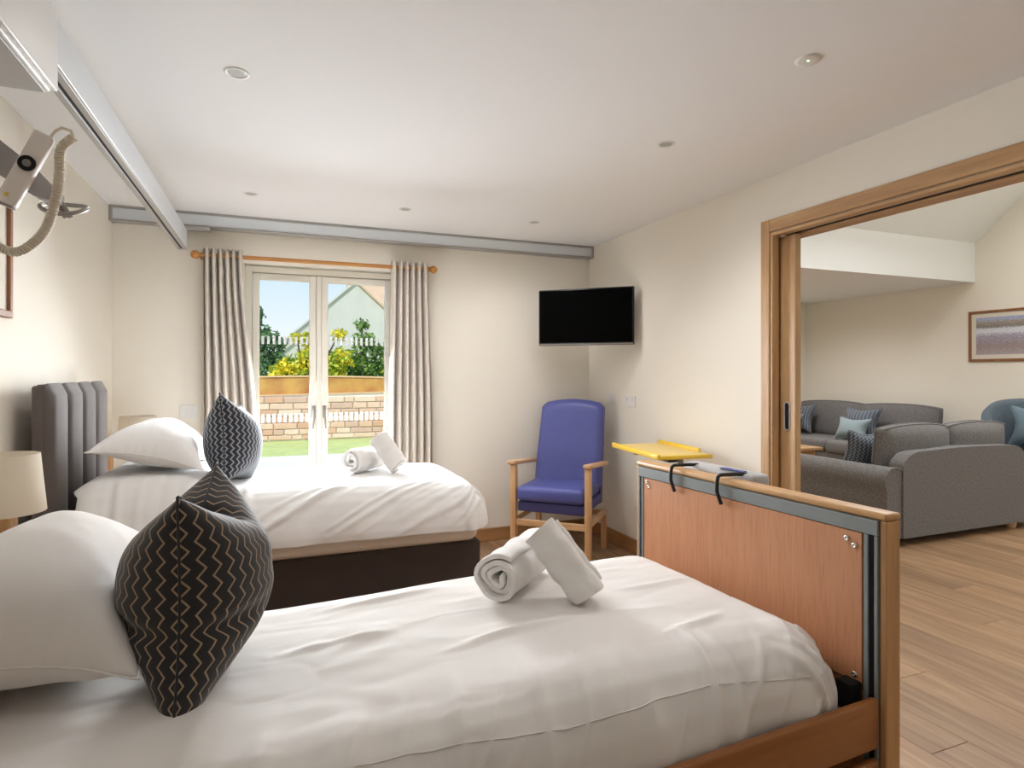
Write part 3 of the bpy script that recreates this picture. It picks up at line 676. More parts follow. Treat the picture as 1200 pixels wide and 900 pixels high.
def framed(name, label, lo, hi, axis, mat_in, mount=.05, fr=.03):
    """frame on a wall; axis = wall normal x; lo/hi are (y,z) outer; faces sign"""
    x0, sg, ya, yb, za, zb = lo
    t = thing(name, label, 'picture', (x0, (ya + yb) / 2, za)); d = .022 * sg
    xs_ = sorted((x0, x0 + d))
    part('frame_rail', 'frame_wood', t, (xs_[0], ya, za), (xs_[1], yb, za + fr), .003); part('frame_rail', 'frame_wood', t, (xs_[0], ya, zb - fr), (xs_[1], yb, zb), .003)
    part('frame_stile', 'frame_wood', t, (xs_[0], ya, za + fr), (xs_[1], ya + fr, zb - fr), .003); part('frame_stile', 'frame_wood', t, (xs_[0], yb - fr, za + fr), (xs_[1], yb, zb - fr), .003)
    xm = sorted((x0 + .002 * sg, x0 + .010 * sg)); part('mount', 'mount_board', t, (xm[0], ya + fr, za + fr), (xm[1], yb - fr, zb - fr))
    xp = x0 + .0115 * sg; m = MB(); a, b, c, d_ = ya + fr + mount, yb - fr - mount, za + fr + mount, zb - fr - mount
    P = np.array([[(xp, b, c), (xp, b, d_)], [(xp, a, c), (xp, a, d_)]]); m.grid(P, False, uv=np.array([[(0, 0), (0, 1)], [(1, 0), (1, 1)]], float))
    m.add([(xp - .001 * sg, b, c), (xp - .001 * sg, a, c), (xp - .001 * sg, a, d_), (xp - .001 * sg, b, d_)], [(0, 1, 2, 3)])
    m.build('print', mat_in, t)
framed('framed_print', 'framed harbour print on the lounge wall', (XG, -1, 3.75, 4.643, 1.468, 2.056), None, 'x', 'harbour_print')
framed('framed_print', 'wood-framed picture at the left edge behind the hoist remote', (XL, 1, 2.25, 2.91, 1.55, 2.125), None, 'x', 'mount_board', .05, .028)
# television in the corner
tv = thing('television', 'black flat screen television on a corner wall bracket', 'television', (2.165, 3.995, 1.757), math.atan2(-.486, .54))
MB().box((-.364, -.012, -.213), (.364, .018, .213), .006, 2).build('casing', 'black_plastic', tv, False)
MB().box((-.20, .017, -.14), (.20, .05, .10), .01, 2).build('rear_housing', 'black_plastic', tv, False)
MB().box((-.352, -.0135, -.192), (.352, -.0115, .203)).build('screen', 'screen_black', tv, False)
MB().box((-.358, -.0145, -.211), (.358, -.011, -.199), .001).build('lower_trim', 'steel', tv, False)
MB().box((-.02, -.016, -.216), (.02, -.010, -.207), .001).build('logo_tab', 'grey_metal', tv, False)
MB().box((-.035, .05, -.06), (.035, .28, -.02), .004).build('bracket_arm', 'black_plastic', tv, False)

# ------------------------------------------------------------------ CLOTH HELPERS
def pillow_sim(wd, ht, n, m, press, steps=70, its=10, seed=1, chop=0.0, slack=1.03, noise=.004):
    """inflate two sewn sheets (position-based). Returns (2,n,m,3); axes x=width y=height z=thickness"""
    rr = np.random.RandomState(seed)
    xs = np.linspace(-wd / 2, wd / 2, n); ys = np.linspace(-ht / 2, ht / 2, m)
    P = np.zeros((2, n, m, 3)); P[..., 0] = xs[None, :, None]; P[..., 1] = ys[None, None, :]
    bub = np.cos(xs / wd * math.pi)[:, None] * np.cos(ys / ht * math.pi)[None]
    P[0, ..., 2] = .02 * bub + noise * rr.randn(n, m) * (bub > .02); P[1, ..., 2] = -.02 * bub + noise * rr.randn(n, m) * (bub > .02)
    V = np.zeros_like(P); lx = wd / (n - 1) * slack; ly = ht / (m - 1) * slack; ld = math.hypot(lx, ly)
    def con(A, B, L, k):
        d = B - A; l = np.sqrt((d * d).sum(-1, keepdims=True)) + 1e-9; c = d * (.5 * k * (l - L) / l); A += c; B -= c
    def sew():
        for sl_ in (np.s_[0, :], np.s_[-1, :], np.s_[:, 0], np.s_[:, -1]):
            a = (P[0][sl_] + P[1][sl_]) / 2; P[0][sl_] = a; P[1][sl_] = a
    mi = n // 2
    for s in range(steps):
        N = np.zeros_like(P)
        gx = np.gradient(P, axis=1); gy = np.gradient(P, axis=2); c = np.cross(gx, gy); N[0] = c[0]; N[1] = -c[1]
        V *= .9; V += N * (press / (lx * ly)) * .0006 * min(1, s / 20); Q = P.copy(); P += V
        for _ in range(its):
            for st in (0, 1):
                con(P[:, st:n - 1:2], P[:, st + 1::2][:, :len(range(st, n - 1, 2))], lx, 1.0)
                con(P[:, :, st:m - 1:2], P[:, :, st + 1::2][:, :, :len(range(st, m - 1, 2))], ly, 1.0)
                con(P[:, st:n - 1:2, :-1], P[:, st + 1::2, 1:][:, :len(range(st, n - 1, 2))], ld, .35)
                con(P[:, st:n - 1:2, 1:], P[:, st + 1::2, :-1][:, :len(range(st, n - 1, 2))], ld, .35)
            # bending resistance
            con(P[:, :-4], P[:, 4:], 4 * lx, .06); con(P[:, :, :-4], P[:, :, 4:], 4 * ly, .06)
            if chop and s > steps * .4:
                q = min(1, (s - steps * .4) / (steps * .45)); wdt = max(1, n // 22)
                P[:, mi - wdt:mi + wdt + 1, -1, 1] = np.minimum(P[:, mi - wdt:mi + wdt + 1, -1, 1], ht / 2 - chop * q)
            sew()
        V = (P - Q)
    return P
def pillow_obj(name, mat, P, parent=None, uvs=(1, 1)):
    n, m = P.shape[1:3]; mb = MB()
    U = np.zeros((n, m, 2)); U[..., 0] = np.linspace(0, uvs[0], n)[:, None]; U[..., 1] = np.linspace(0, uvs[1], m)[None]
    mb.grid(P[0], True, uv=U); mb.grid(P[1], True, uv=U)
    o = mb.build(name, mat, parent, False, fixn=False)
    bm = bmesh.new(); bm.from_mesh(o.data); bmesh.ops.remove_doubles(bm, verts=bm.verts[:], dist=1e-5); bmesh.ops.recalc_face_normals(bm, faces=bm.faces[:]); bm.to_mesh(o.data); bm.free()
    for p in o.data.polygons: p.use_smooth = True
    ss = o.modifiers.new('sub', 'SUBSURF'); ss.levels = 1; ss.render_levels = 1
    return o
def seam(P, r):
    n, m = P.shape[1:3]
    ring = [P[0, i, 0] for i in range(n)] + [P[0, -1, j] for j in range(1, m)] + [P[0, i, -1] for i in range(n - 2, -1, -1)] + [P[0, 0, j] for j in range(m - 2, 0, -1)]
    return MB().tube([tuple(p) for p in ring], r, 5, closed=True)
def flatten_bottom(P, axis_vec, floor_, soft=.35):
    d = (P * np.array(axis_vec)).sum(-1); under = np.minimum(0, d - floor_); return P - (under * (1 - soft))[..., None] * np.array(axis_vec)
def ridge(a, b, p, q, wd, amp):
    ax, ay = p; bx, by = q; L2 = (bx - ax) ** 2 + (by - ay) ** 2
    t = np.clip(((a - ax) * (bx - ax) + (b - ay) * (by - ay)) / L2, 0, 1)
    d = np.hypot(a - ax - t * (bx - ax), b - ay - t * (by - ay))
    return amp * np.exp(-(d / wd) ** 2) * np.sin(np.pi * np.clip(t, .02, .98)) ** .6
def duvet_surface(xh, xf, y0, y1, ztop, prof, dmax, headd, nx, ny, disp, hump):
    a = np.linspace(xh - headd, xf + dmax, nx)[:, None] + np.zeros((1, ny)); b = np.linspace(y0 - dmax, y1 + dmax, ny)[None] + np.zeros((nx, 1))
    ea = np.where(a > xf, a - xf, np.where(a < xh, a - xh, 0)); eb = np.where(b > y1, b - y1, np.where(b < y0, b - y0, 0))
    A, B = np.abs(ea), np.abs(eb); d = np.maximum(A, B); mn = np.minimum(A, B); r = np.where(d > 1e-9, mn / np.maximum(d, 1e-9), 0)
    th = np.where(A >= B, np.pi / 4 * r, np.pi / 2 - np.pi / 4 * r)
    dx, dy = np.cos(th) * np.sign(ea), np.sin(th) * np.sign(eb)
    t_, o_, z_ = np.array(prof).T
    off = np.interp(d, t_, o_); drop = np.interp(d, t_, z_)
    k = 5
    P = np.stack([np.clip(a, xh, xf) + dx * off, np.clip(b, y0, y1) + dy * off, ztop - drop], -1)
    P[..., 2] += hump(a, b) * (1 - .6 * sstep(0, .25, d))
    # smooth once
    for _ in range(3):
        Q = P.copy(); Q[1:-1, 1:-1] = (P[1:-1, 1:-1] * 2 + P[:-2, 1:-1] + P[2:, 1:-1] + P[1:-1, :-2] + P[1:-1, 2:]) / 6; P = Q
    N = np.cross(np.gradient(P, axis=0), np.gradient(P, axis=1)); N /= np.linalg.norm(N, axis=-1, keepdims=True) + 1e-9
    P = P + N * disp(a, b, d)[..., None]
    return P, a, b
def towel_roll(name, label, center, axis, R_, L_, flat=1.0, turns=3.2, seed=0, group='rolled towels on the beds', roll0=0.0):
    """rolled towel: a thick sheet wound in a spiral"""
    rr = random.Random(seed); n = int(turns * 30); th = R_ / (turns + .6)
    inner, outer = [], []
    for k in range(n + 1):
        q = k / n; a = roll0 + 2 * math.pi * turns * q; r = .012 + (R_ - .012 - th * .45) * q + .003 * math.sin(3 * a + seed)
        inner.append((max(.003, r - th * .40) * math.cos(a), max(.003, r - th * .40) * math.sin(a))); outer.append(((r + th * .40) * math.cos(a), (r + th * .40) * math.sin(a)))
    loop = outer + inner[::-1]; m = len(loop); ns = 17; P = np.zeros((m, ns + 4, 3))
    zs = [-L_ / 2, -L_ / 2 + .004] + list(np.linspace(-L_ / 2 + .012, L_ / 2 - .012, ns)) + [L_ / 2 - .004, L_ / 2]
    ax = Vector(axis).normalized(); up = Vector((0, 0, 1)); e1 = up.cross(ax).normalized(); e2 = ax.cross(e1).normalized()
    ctr = np.array(loop)
    mid = np.array([((outer[i][0] + inner[i][0]) / 2, (outer[i][1] + inner[i][1]) / 2) for i in range(n + 1)]); mid = np.vstack([mid, mid[::-1]])
    for j, z in enumerate(zs):
        k = {0: .72, 1: .93, len(zs) - 1: .72, len(zs) - 2: .93}.get(j, 1.0)
        pts = mid + (ctr - mid) * k
        for i in range(m):
            x, y = pts[i]; q = i / n if i <= n else (m - 1 - i) / n
            bulge = 1 + .03 * math.sin(j * 1.1 + seed) + .02 * math.sin(5 * math.atan2(y, x) + j * .8)
            zz = z + (.008 * math.sin(q * 9 + seed) + .010 * q) * (1 if z > 0 else -1) * (abs(z) / (L_ / 2)) ** 4
            P[i, j] = Vector(center) + e1 * (x * bulge) + e2 * (y * flat * bulge) + ax * zz
    cc = np.array(center); dd = P - cc; rad = np.linalg.norm(dd, axis=-1, keepdims=True)
    P = P + dd / (rad + 1e-6) * (.010 * fbm(P[..., 0] * 14 + seed, P[..., 1] * 14 + P[..., 2] * 11, 71 + seed, 3))[..., None]
    mb = MB(); mb.grid(P, True, True)
    for j in (0, len(zs) - 1):
        o = len(mb.v); mb.v += [tuple(p) for p in P[:, j]]
        for i in range(n): mb.f.append((o + i, o + i + 1, o + m - 2 - i, o + m - 1 - i)); mb.sm.append(True)
    o = mb.build(name, 'terry'); tag(o, label, 'towel', group); return o

# ------------------------------------------------------------------ BACK BED (divan with padded headboard)
b1 = thing('divan_bed', 'single divan bed with grey channelled headboard and white duvet', 'bed', (.1, 3.36, 0))
HY0, HY1 = 2.93, 3.80
part('divan_base', 'velvet_brown', b1, (-.84, 2.95, .03), (.99, 3.78, .475), .015, 2)
for fx in (-.75, .90):
    for fy in (3.03, 3.70): MB().lathe([(.02, 0), (.022, .035)], (fx, fy, 0), 14).build('foot', 'black_plastic', b1)
MB().box((-.84, 2.925, .476), (.975, 3.80, .66), .05, 4).build('mattress', 'mattress_ticking', b1)
hb = MB().box((-.905, HY0, .15), (-.86, HY1, 1.285), .01, 2).build('headboard', 'velvet_grey', b1)
nch = 4; cw = (HY1 - HY0) / nch
for k in range(nch):
    y0 = HY0 + k * cw; prof = []
    P = np.zeros((11, 24, 3))
    for i in range(11):
        u = i / 10; s = math.sin(math.pi * u) ** .3
        for j in range(24):
            v = j / 23; z = .16 + v * 1.135; e_ = 1.0 if v < .94 else math.sqrt(max(0, 1 - ((v - .94) / .06) ** 2))
            P[i, j] = (-.862 + .040 * s * (.15 + .85 * e_), y0 + .002 + u * (cw - .004), z - (.0 if e_ == 1 else 0) - .004 * (1 - s))
    MB().grid(P).box((-.89, y0 + .003, .16), (-.861, y0 + cw - .003, 1.290), .008, 2).build('channel', 'velvet_grey', hb)
prof1 = [(0, 0, 0), (.05, .045, .008), (.10, .085, .03), (.15, .118, .065), (.20, .142, .112), (.25, .157, .16), (.30, .164, .21), (.35, .160, .258), (.40, .140, .294), (.44, .105, .306)]
rng1 = np.random.RandomState(11)
def disp1(a, b, d):
    r = .010 * fbm(a * 1.6, b * 1.9, 5, 2)
    side = sstep(.02, .16, d)
    near = np.where(b < 3.08, 1, 0)
    # long diagonal drag folds on the near side, radiating from the foot corner
    for k in range(24):
        x0 = -.35 + k * .052 + rng_l[k] * .05; ln = .42 + .30 * rng_l[k + 20]; y0 = 2.70 + .12 * rng_l[k + 40]
        r = r + ridge(a, b, (x0, y0), (x0 + ln, y0 + .24 + .16 * rng_l[k + 60]), .009 + .010 * rng_l[k + 30], .013 * (rng_l[k + 10] - .12)) * (1 - .6 * sstep(3.2, 3.4, b))
    for k in range(12):
        x0 = -.65 + k * .05; r = r + ridge(a, b, (x0, 2.72), (x0 + .10 * (rng_l[k + 5] - .3), 3.05 + .12 * rng_l[k + 15]), .016, .022 * (rng_l[k + 25] - .35)) 
    # foot gathers
    ft_ = sstep(.88, 1.05, a)
    r = r + ft_ * .020 * vnoise(b * 13, a * 2, 9) + side * .016 * vnoise(a * 9 + b * 3, b * 2, 21)
    r = r + side * .006 * np.sin(a * 38 + 6 * vnoise(a * 3, b * 3, 8)) * sstep(.28, .44, d)
    return r
rng_l = rng1.rand(100)
def hump1(a, b): return .035 * (1 - sstep(-.4, .75, a)) * sstep(2.62, 2.72, 5.74 - b) * 0 + .085 * (1 - sstep(-.42, -.14, a)) * sstep(2.75, 3.05, b) * (1 - sstep(3.75, 3.95, b)) - .012 * sstep(.6, .95, a)
P, a_, b_ = duvet_surface(-.70, .885, 3.05, 3.68, .792, prof1, .335, .10, 280, 220, disp1, hump1)
o = MB().grid(P).build('duvet', 'cotton_b', b1, fixn=False); sm = o.modifiers.new('s', 'SOLIDIFY'); sm.thickness = .012; sm.offset = -1 if True else 1

# nightstands and lamps
def nightstand(label, x0, x1, y0, y1, h, gallery=False):
    t = thing('nightstand', label, 'nightstand', ((x0 + x1) / 2, (y0 + y1) / 2, 0), group='bedside tables')
    part('top', 'beech_Y', t, (x0, y0, h - .025), (x1, y1, h), .004); part('body', 'beech_Z', t, (x0 + .015, y0 + .015, .06), (x1 - .015, y1 - .015, h - .025), .003)
    for dz0, dz1 in ((.08, .30), (.31, h - .04)):
        d = part('drawer', 'beech_Y', t, (x1 - .016, y0 + .025, dz0), (x1 - .004, y1 - .025, dz1), .003)
        MB().lathe([(.006, 0), (.006, .01), (.012, .014), (.010, .024), (.001, .026)], (x1 - .004, (y0 + y1) / 2, (dz0 + dz1) / 2), 14, 'X').build('knob', 'steel', d)
    for px in (x0 + .03, x1 - .03):
        for py in (y0 + .03, y1 - .03): MB().box((px - .018, py - .018, 0), (px + .018, py + .018, .06)).build('leg', 'beech_Z', t)
    if gallery: part('back_panel', 'pine_Z', t, (x0, y0, h), (x0 + .02, y1, .955), .003)
def lamp(label, x, y, zb, sh0, r0, r1, hgt):
    t = thing('table_lamp', label, 'lamp', (x, y, zb), group='bedside lamps')
    MB().box((x - .05, y - .05, zb), (x + .05, y + .05, zb + .02), .004, 2).build('base', 'pine_Z', t)
    MB().box((x - .032, y - .032, zb + .02), (x + .032, y + .032, sh0 + .012), .006, 2).build('body', 'pine_Z', t)
    MB().tube([(x, y, sh0 + .012), (x, y, sh0 + hgt * .6)], .008, 8).build('lamp_holder', 'steel', t)
    s = MB().lathe([(r0, sh0), (r1, sh0 + hgt), (r1 - .003, sh0 + hgt), (r0 - .003, sh0), (r0, sh0)], (x, y, 0), 40, caps=False).build('shade', 'lampshade', t)
    MB().tube([(x - r1 + .003, y, sh0 + hgt * .6), (x + r1 - .003, y, sh0 + hgt * .6)], .002, 6).build('shade_ring', 'steel', s)
nightstand('beech bedside table between the two beds', -.955, -.64, 2.28, 2.72, .60)
nightstand('beech bedside table behind the back bed by the back wall', -.955, -.62, 3.93, 4.40, .60, True)
lamp('fabric bedside lamp at the left edge between the beds', -.848, 2.50, .60, .868, .118, .100, .195)
lamp('fabric bedside lamp mostly hidden behind the back bed pillow', -.772, 4.22, .60, .885, .112, .098, .190)

# pillow, cushion, towels on the back bed
PS = pillow_sim(.74, .48, 46, 32, 1.0, 80, 9, 3, slack=1.0, noise=.006)
def place(o, loc, M3): o.matrix_world = Matrix.Translation(loc) @ M3.to_4x4()
def basis(xa, ya, za): return Matrix((xa, ya, za)).transposed()
def pillow(label, loc, rz, tilt_x, tilt_y, sc, group='white pillows', mat='cotton', Pm=PS):
    t = thing('pillow', label, 'pillow', loc, rz, group); t.rotation_euler = (tilt_x, tilt_y, rz)
    Q = Pm * np.array(sc); zt_ = Q[..., 2]
    Q[..., 2] = np.where(zt_ < 0, zt_ * .5, zt_ * 1.25)
    ex = (np.abs(Q[..., 0]) / .37) ** 2 * (np.abs(Q[..., 1]) / .24) ** 2
    Q[..., 2] += (.012 * fbm(Q[..., 0] * 7 + loc[0] * 9, Q[..., 1] * 7, 41, 3) + .010 * vnoise(Q[..., 0] * 24, Q[..., 1] * 5, 43) * np.clip(np.abs(Q[..., 1]) / .2, 0, 1) ** 2) * np.clip(np.abs(zt_) / .05, 0, 1) - .03 * np.clip(ex, 0, 1)
    o = pillow_obj('pillow_case', mat, Q, t); seam(Q, .0022).build('piped_seam', mat, t, False)
    return t
tz = PS[..., 2].max(); print('pillow thickness', tz * 2, PS[..., 0].max(), PS[..., 1].max())
pillow('plump white pillow on the back bed beside the headboard', (-.515, 3.36, .955), R(90), R(13), R(3), (1.0, 1.0, .85), mat='cotton_b')
CS = pillow_sim(.46, .46, 44, 44, 1.25, 90, 9, 5, chop=.10, slack=1.0, noise=.004)
tz = CS[..., 2].max(); print('cushion thickness', tz * 2, CS[..., 0].max(), CS[..., 1].min(), CS[..., 1].max())
CSF = CS.copy()
CSF[..., 2] *= 1 - .40 * (1 - sstep(-.24, -.01, CS[..., 1]))
_e = np.exp(-((CS[..., 1] + .035 - .05 * (CS[..., 0] + .2)) / .016) ** 2) * (1 - sstep(-.20, .02, CS[..., 0]))
CSF[..., 2] *= 1 - .30 * _e
CSF[..., 2] += .006 * vnoise(CS[..., 0] * 18, CS[..., 1] * 26, 61) * (np.abs(CS[..., 2]) > .01)
def cushion(label, loc, yaw, lean, roll, sc, mat, Pm=CS, group='zigzag scatter cushions'):
    """stands upright: local x->depth, local y->up, local z->along the bed"""
    t = thing('cushion', label, 'cushion', loc, 0, group)
    M3 = Euler((0, 0, yaw)).to_matrix() @ Euler((0, lean, 0)).to_matrix() @ Euler((roll, 0, 0)).to_matrix() @ basis((0, 1, 0), (0, 0, 1), (1, 0, 0))
    t.rotation_euler = M3.to_euler()
    pillow_obj('cushion_cover', mat, Pm * np.array(sc), t); seam(Pm * np.array(sc), .003).build('piping', mat, t, False)
    return t
cushion('chopped zigzag cushion on the back bed, cloth tinted blue-grey to suggest window light', (-.195, 3.33, .990), R(-10), R(-6), R(-12), (.96, .96, 1), 'zigzag_window_tint')

# ------------------------------------------------------------------ FRONT BED (profiling care bed)
BR = R(3.2); BX, BY = 1.466, 1.09
b2_ = thing('care_bed', 'adjustable wooden care bed with tall footboard and white duvet', 'bed', (BX, BY, 0), BR)
BW = 1.055
FT, FB = .972, .12
L_ = lambda name, mat, lo, hi, bev=0, seg=1, par=b2_: MB().box(lo, hi, bev, seg).build(name, mat, par, False)
fb = L_('footboard', 'bed_wood_Z', (.006, 0, FB), (.05, BW, FT - .02), .004)
L_('top_cap', 'bed_wood_Y', (-.004, -.004, FT - .02), (.058, BW + .004, FT), .008, 3, fb)
L_('edge_lipping', 'bed_wood_Z', (-.002, -.003, FB), (.054, .016, FT - .0205), .003, 1, fb)
L_('edge_lipping', 'bed_wood_Z', (-.002, BW - .016, FB), (.054, BW + .003, FT - .0205), .003, 1, fb)
L_('inner_panel', 'panel_red', (-.006, .062, .505), (.005, BW - .05, .909), .001, 1, fb)
L_('metal_channel', 'grey_metal', (-.009, .017, .912), (.005, BW - .017, FT - .021), .001, 1, fb)
for y0, y1 in ((.017, .026), (.043, .055)): L_('metal_track', 'grey_metal', (-.009, y0, FB), (.005, y1, .911), .001, 1, fb)
L_('track_slot', 'slot_dark', (-.003, .026, FB), (.005, .043, .911), 0, 1, fb)
for y0, y1 in ((BW - .026, BW - .017), (BW - .048, BW - .038)): L_('metal_track', 'grey_metal', (-.009, y0, FB), (.005, y1, .911), .001, 1, fb)
L_('track_slot', 'slot_dark', (-.003, BW - .038, FB), (.005, BW - .026, .911), 0, 1, fb)
for y, z in ((.105, .886), (.082, .872), (.082, .525), (BW - .07, .893), (BW - .085, .878)):
    MB().lathe([(.0085, 0), (.0085, -.003), (.006, -.0045), (.0025, -.0045), (.002, -.002)], (-.006, y, z), 16, 'X').build('screw', 'chrome', fb, False)
L_('rail_bracket', 'slot_dark', (-.05, .062, .44), (-.006, .108, .512), .002, 1, fb)
# side rails, deck, mattress, legs
for y0, y1 in ((.010, .034), (BW - .034, BW - .010)):
    L_('side_rail', 'rail_brown', (-2.12, y0, .362), (-.008, y1, .492), .010, 3)
    L_('side_rail', 'rail_brown', (-2.12, y0, .205), (-.008, y1, .335), .010, 3)
L_('deck_frame', 'grey_metal', (-2.10, .06, .38), (-.02, BW - .06, .43), .004)
MB().box((-2.10, .065, .431), (-.115, BW - .065, .585), .05, 4).build('mattress', 'mattress_ticking', b2_, False)
hd = L_('headboard_panel', 'oak_Z', (-2.19, 0, FB), (-2.145, BW, .92), .008, 2)
for xx in (.028, -2.168):
    for yy in (.08, BW - .08):
        MB().tube([(xx, yy, .11), (xx, yy, .125)], .02, 12).lathe([(.055, -.016), (.055, .016)], (xx, yy, .055), 20, 'Y').build('castor', 'black_rubber', b2_, False)
L_('underframe', 'grey_metal', (-2.10, .2, .13), (-.05, .26, .17)); L_('underframe', 'grey_metal', (-2.10, BW - .26, .13), (-.05, BW - .2, .17))
for xx in (-1.9, -.3): L_('lift_column', 'grey_metal', (xx - .04, .3, .13), (xx + .04, BW - .3, .385))
prof2 = [(0, 0, 0), (.05, .046, .006), (.10, .088, .024), (.15, .122, .056), (.20, .144, .098), (.25, .154, .146), (.30, .154, .196), (.35, .146, .244), (.40, .130, .285), (.44, .110, .310)]
rng2 = np.random.RandomState(4).rand(200)
def disp2(a, b, d):
    r = .012 * fbm(a * 1.5 + 3, b * 1.7, 15, 2)
    side = sstep(.02, .16, d)
    # soft folds falling over the near side
    for k in range(22):
        x0 = -1.75 + k * .082 + .03 * rng2[k]; ln = .10 + .35 * rng2[k + 30]
        r = r + ridge(a, b, (x0, -.26), (x0 + .10 * rng2[k + 90] + .06, .16 + ln * .5), .018 + .016 * rng2[k + 60], .022 * (rng2[k + 120] - .25))
    for k in range(34):
        x0 = -1.7 + k * .047; q0 = -.2 + .25 * rng2[k + 3]
        r = r + ridge(a, b, (x0, q0), (x0 + .05 + .16 * rng2[k + 93], q0 + .18 + .16 * rng2[k + 33]), .007 + .006 * rng2[k + 63], .009 * (rng2[k + 123] - .25))
    # long shallow drag lines across the top
    for k in range(14):
        x0 = -1.55 + 1.35 * rng2[k + 140]; y0 = .2 + .6 * rng2[k + 160]
        r = r + ridge(a, b, (x0, y0), (x0 + .22 + .15 * rng2[k], y0 + .10 * (rng2[k + 20] - .2)), .016, .014 * (rng2[k + 50] - .3))
    # creases spreading from under the cushion
    for k in range(6):
        an = R(-50 + 21 * k); c0 = (-1.46 + .10 * math.cos(an), .40 + .10 * math.sin(an)); ln = .14 + .16 * rng2[k + 180]
        r = r + ridge(a, b, c0, (c0[0] + ln * math.cos(an), c0[1] + ln * math.sin(an)), .024 + .012 * rng2[k], .010 * (rng2[k + 100] - .1))
    # foot-end gathers near the corner
    for k in range(12):
        y0 = -.02 + .018 * k; r = r + ridge(a, b, (-.06 + .012 * k, -.2 + .03 * k), (-.26 - .02 * k, .10 + .03 * k), .012, .018 * (rng2[k + 70] - .3)) * side
    r = r + side * .016 * vnoise(a * 7 + b * 2, b * 1.5, 31) + sstep(-.22, -.04, a) * .012 * vnoise(b * 11, a * 3, 33)
    return r
def hump2(a, b): return .03 * (1 - sstep(-1.75, -1.40, a)) + .012 * np.exp(-((a + .75) / .3) ** 2)
P, a_, b_ = duvet_surface(-2.02, -.185, .20, .83, .650, prof2, .44, .06, 340, 220, disp2, hump2)
dv = MB().grid(P).build('duvet', 'cotton', b2_, False, fixn=False); sm = dv.modifiers.new('s', 'SOLIDIFY'); sm.thickness = .012; sm.offset = -1
# stitched seam along the near edge of the duvet
N = np.cross(np.gradient(P, axis=0), np.gradient(P, axis=1)); N /= np.linalg.norm(N, axis=-1, keepdims=True); N *= np.sign(N[150, 110, 2])
pts = []
for i in range(60, 322, 2):
    a0 = a_[i, 0]; bt = .085 - .055 * (a0 + 1.4) / 1.2 + .012 * math.sin(a0 * 9) + .05 * max(0, (a0 + .35) / .15) ** 1.0 * 0
    j = int(np.argmin(np.abs(b_[i] - bt))); pts.append(tuple(P[i, j] + N[i, j] * .0015))
for _ in range(3): pts = [pts[0]] + [tuple((np.array(pts[k - 1]) + 2 * np.array(pts[k]) + np.array(pts[k + 1])) / 4) for k in range(1, len(pts) - 1)] + [pts[-1]]
MB().tube(pts, .0016, 5).build('stitched_seam', 'cotton', dv, False)

pillow('large white pillow at the left edge on the front bed', (-.490, 1.70, .776), R(90), R(3), R(2), (1.0, 1.08, 1.2))
cushion('tall black and tan zigzag cushion on the front bed', (-.160, 1.52, .858), R(-5), R(1), R(1), (1.0, 1.08, 1.16), 'zigzag_dark', CSF)
# towels
towel_roll('rolled_towel', 'white rolled towel lying on the front bed, spiral end showing', (.725, 1.775, .733), (.72, .69, .02), .080, .30, .96, 3.0, 1, roll0=2.2)
towel_roll('rolled_towel', 'white rolled towel leaning across the other on the front bed', (.812, 1.625, .772), (.44, -.44, -.70), .074, .215, .86, 3.0, 2, roll0=.8)
towel_roll('rolled_towel', 'white rolled towel lying on the back bed by the french doors', (.475, 3.43, .862), (.72, .69, .0), .075, .25, .95, 2.6, 3, roll0=1.2)
towel_roll('rolled_towel', 'white rolled towel leaning across the other on the back bed', (.585, 3.34, .905), (.44, -.46, -.68), .070, .20, .88, 2.8, 4, roll0=.3)

# pump hanging on the footboard
pm = thing('mattress_pump', 'pale grey air mattress pump hooked over the footboard', 'pump', (BX, BY, 0), BR)
MB().box((.064, .50, .70), (.15, .86, .990), .018, 3).build('pump_casing', 'pump_grey', pm, False)
MB().box((.070, .56, .9905), (.10, .66, .9935), .001).build('pump_stripe', 'pump_blue', pm, False)
MB().box((.150, .46, .80), (.153, .62, .92), .001).build('control_panel', 'pump_blue', pm, False)
for y in (.575, .815):
    yy = y
    MB().tube([(-.016, yy - .012, .888), (-.020, yy - .008, .905), (-.024, yy, .930), (-.024, yy, .960), (-.019, yy, .979), (-.008, yy, .986), (.05, yy - .01, .986), (.085, yy - .03, .986)], .0065, 10).build('hook', 'black_rubber', pm, False)

# ------------------------------------------------------------------ BLUE ARMCHAIR
ch = thing('armchair', 'high-backed blue vinyl armchair with beech arms and legs', 'armchair', (1.965, 4.0, 0), R(-43))
LC = lambda name, mat, lo, hi, bev=0, seg=1, rot=None, about=None: MB().box(lo, hi, bev, seg, rot, about).build(name, mat, ch, False)
for s in (-1, 1):
    LC('leg', 'beech_Z', (s * .272 - .021, -.285, 0), (s * .272 + .021, -.235, .683), .005, 2)
    MB().prism([(.225, .30), (.265, .30), (.285, 0), (.250, 0)], s * .262 - .019, s * .262 + .019, 'X').build('leg', 'beech_Z', ch, False)
    LC('armrest', 'beech_Y', (s * .276 - .03, -.31, .684), (s * .276 + .03, .235, .712), .009, 3, Euler((R(-5), 0, 0)).to_matrix(), (s * .276, -.26, .684))
    LC('side_rail', 'beech_Y', (s * .272 - .014, -.235, .27), (s * .272 + .014, .235, .31), .004)
LC('stretcher', 'beech_X', (-.251, -.275, .255), (.251, -.250, .300), .004)
LC('stretcher', 'beech_X', (-.245, .240, .255), (.245, .262, .295), .004)
LC('seat_base', 'blue_vinyl_base', (-.248, -.255, .352), (.248, .235, .425), .014, 3)
st = LC('seat_cushion', 'blue_vinyl', (-.246, -.292, .430), (.246, .20, .535), .034, 4)
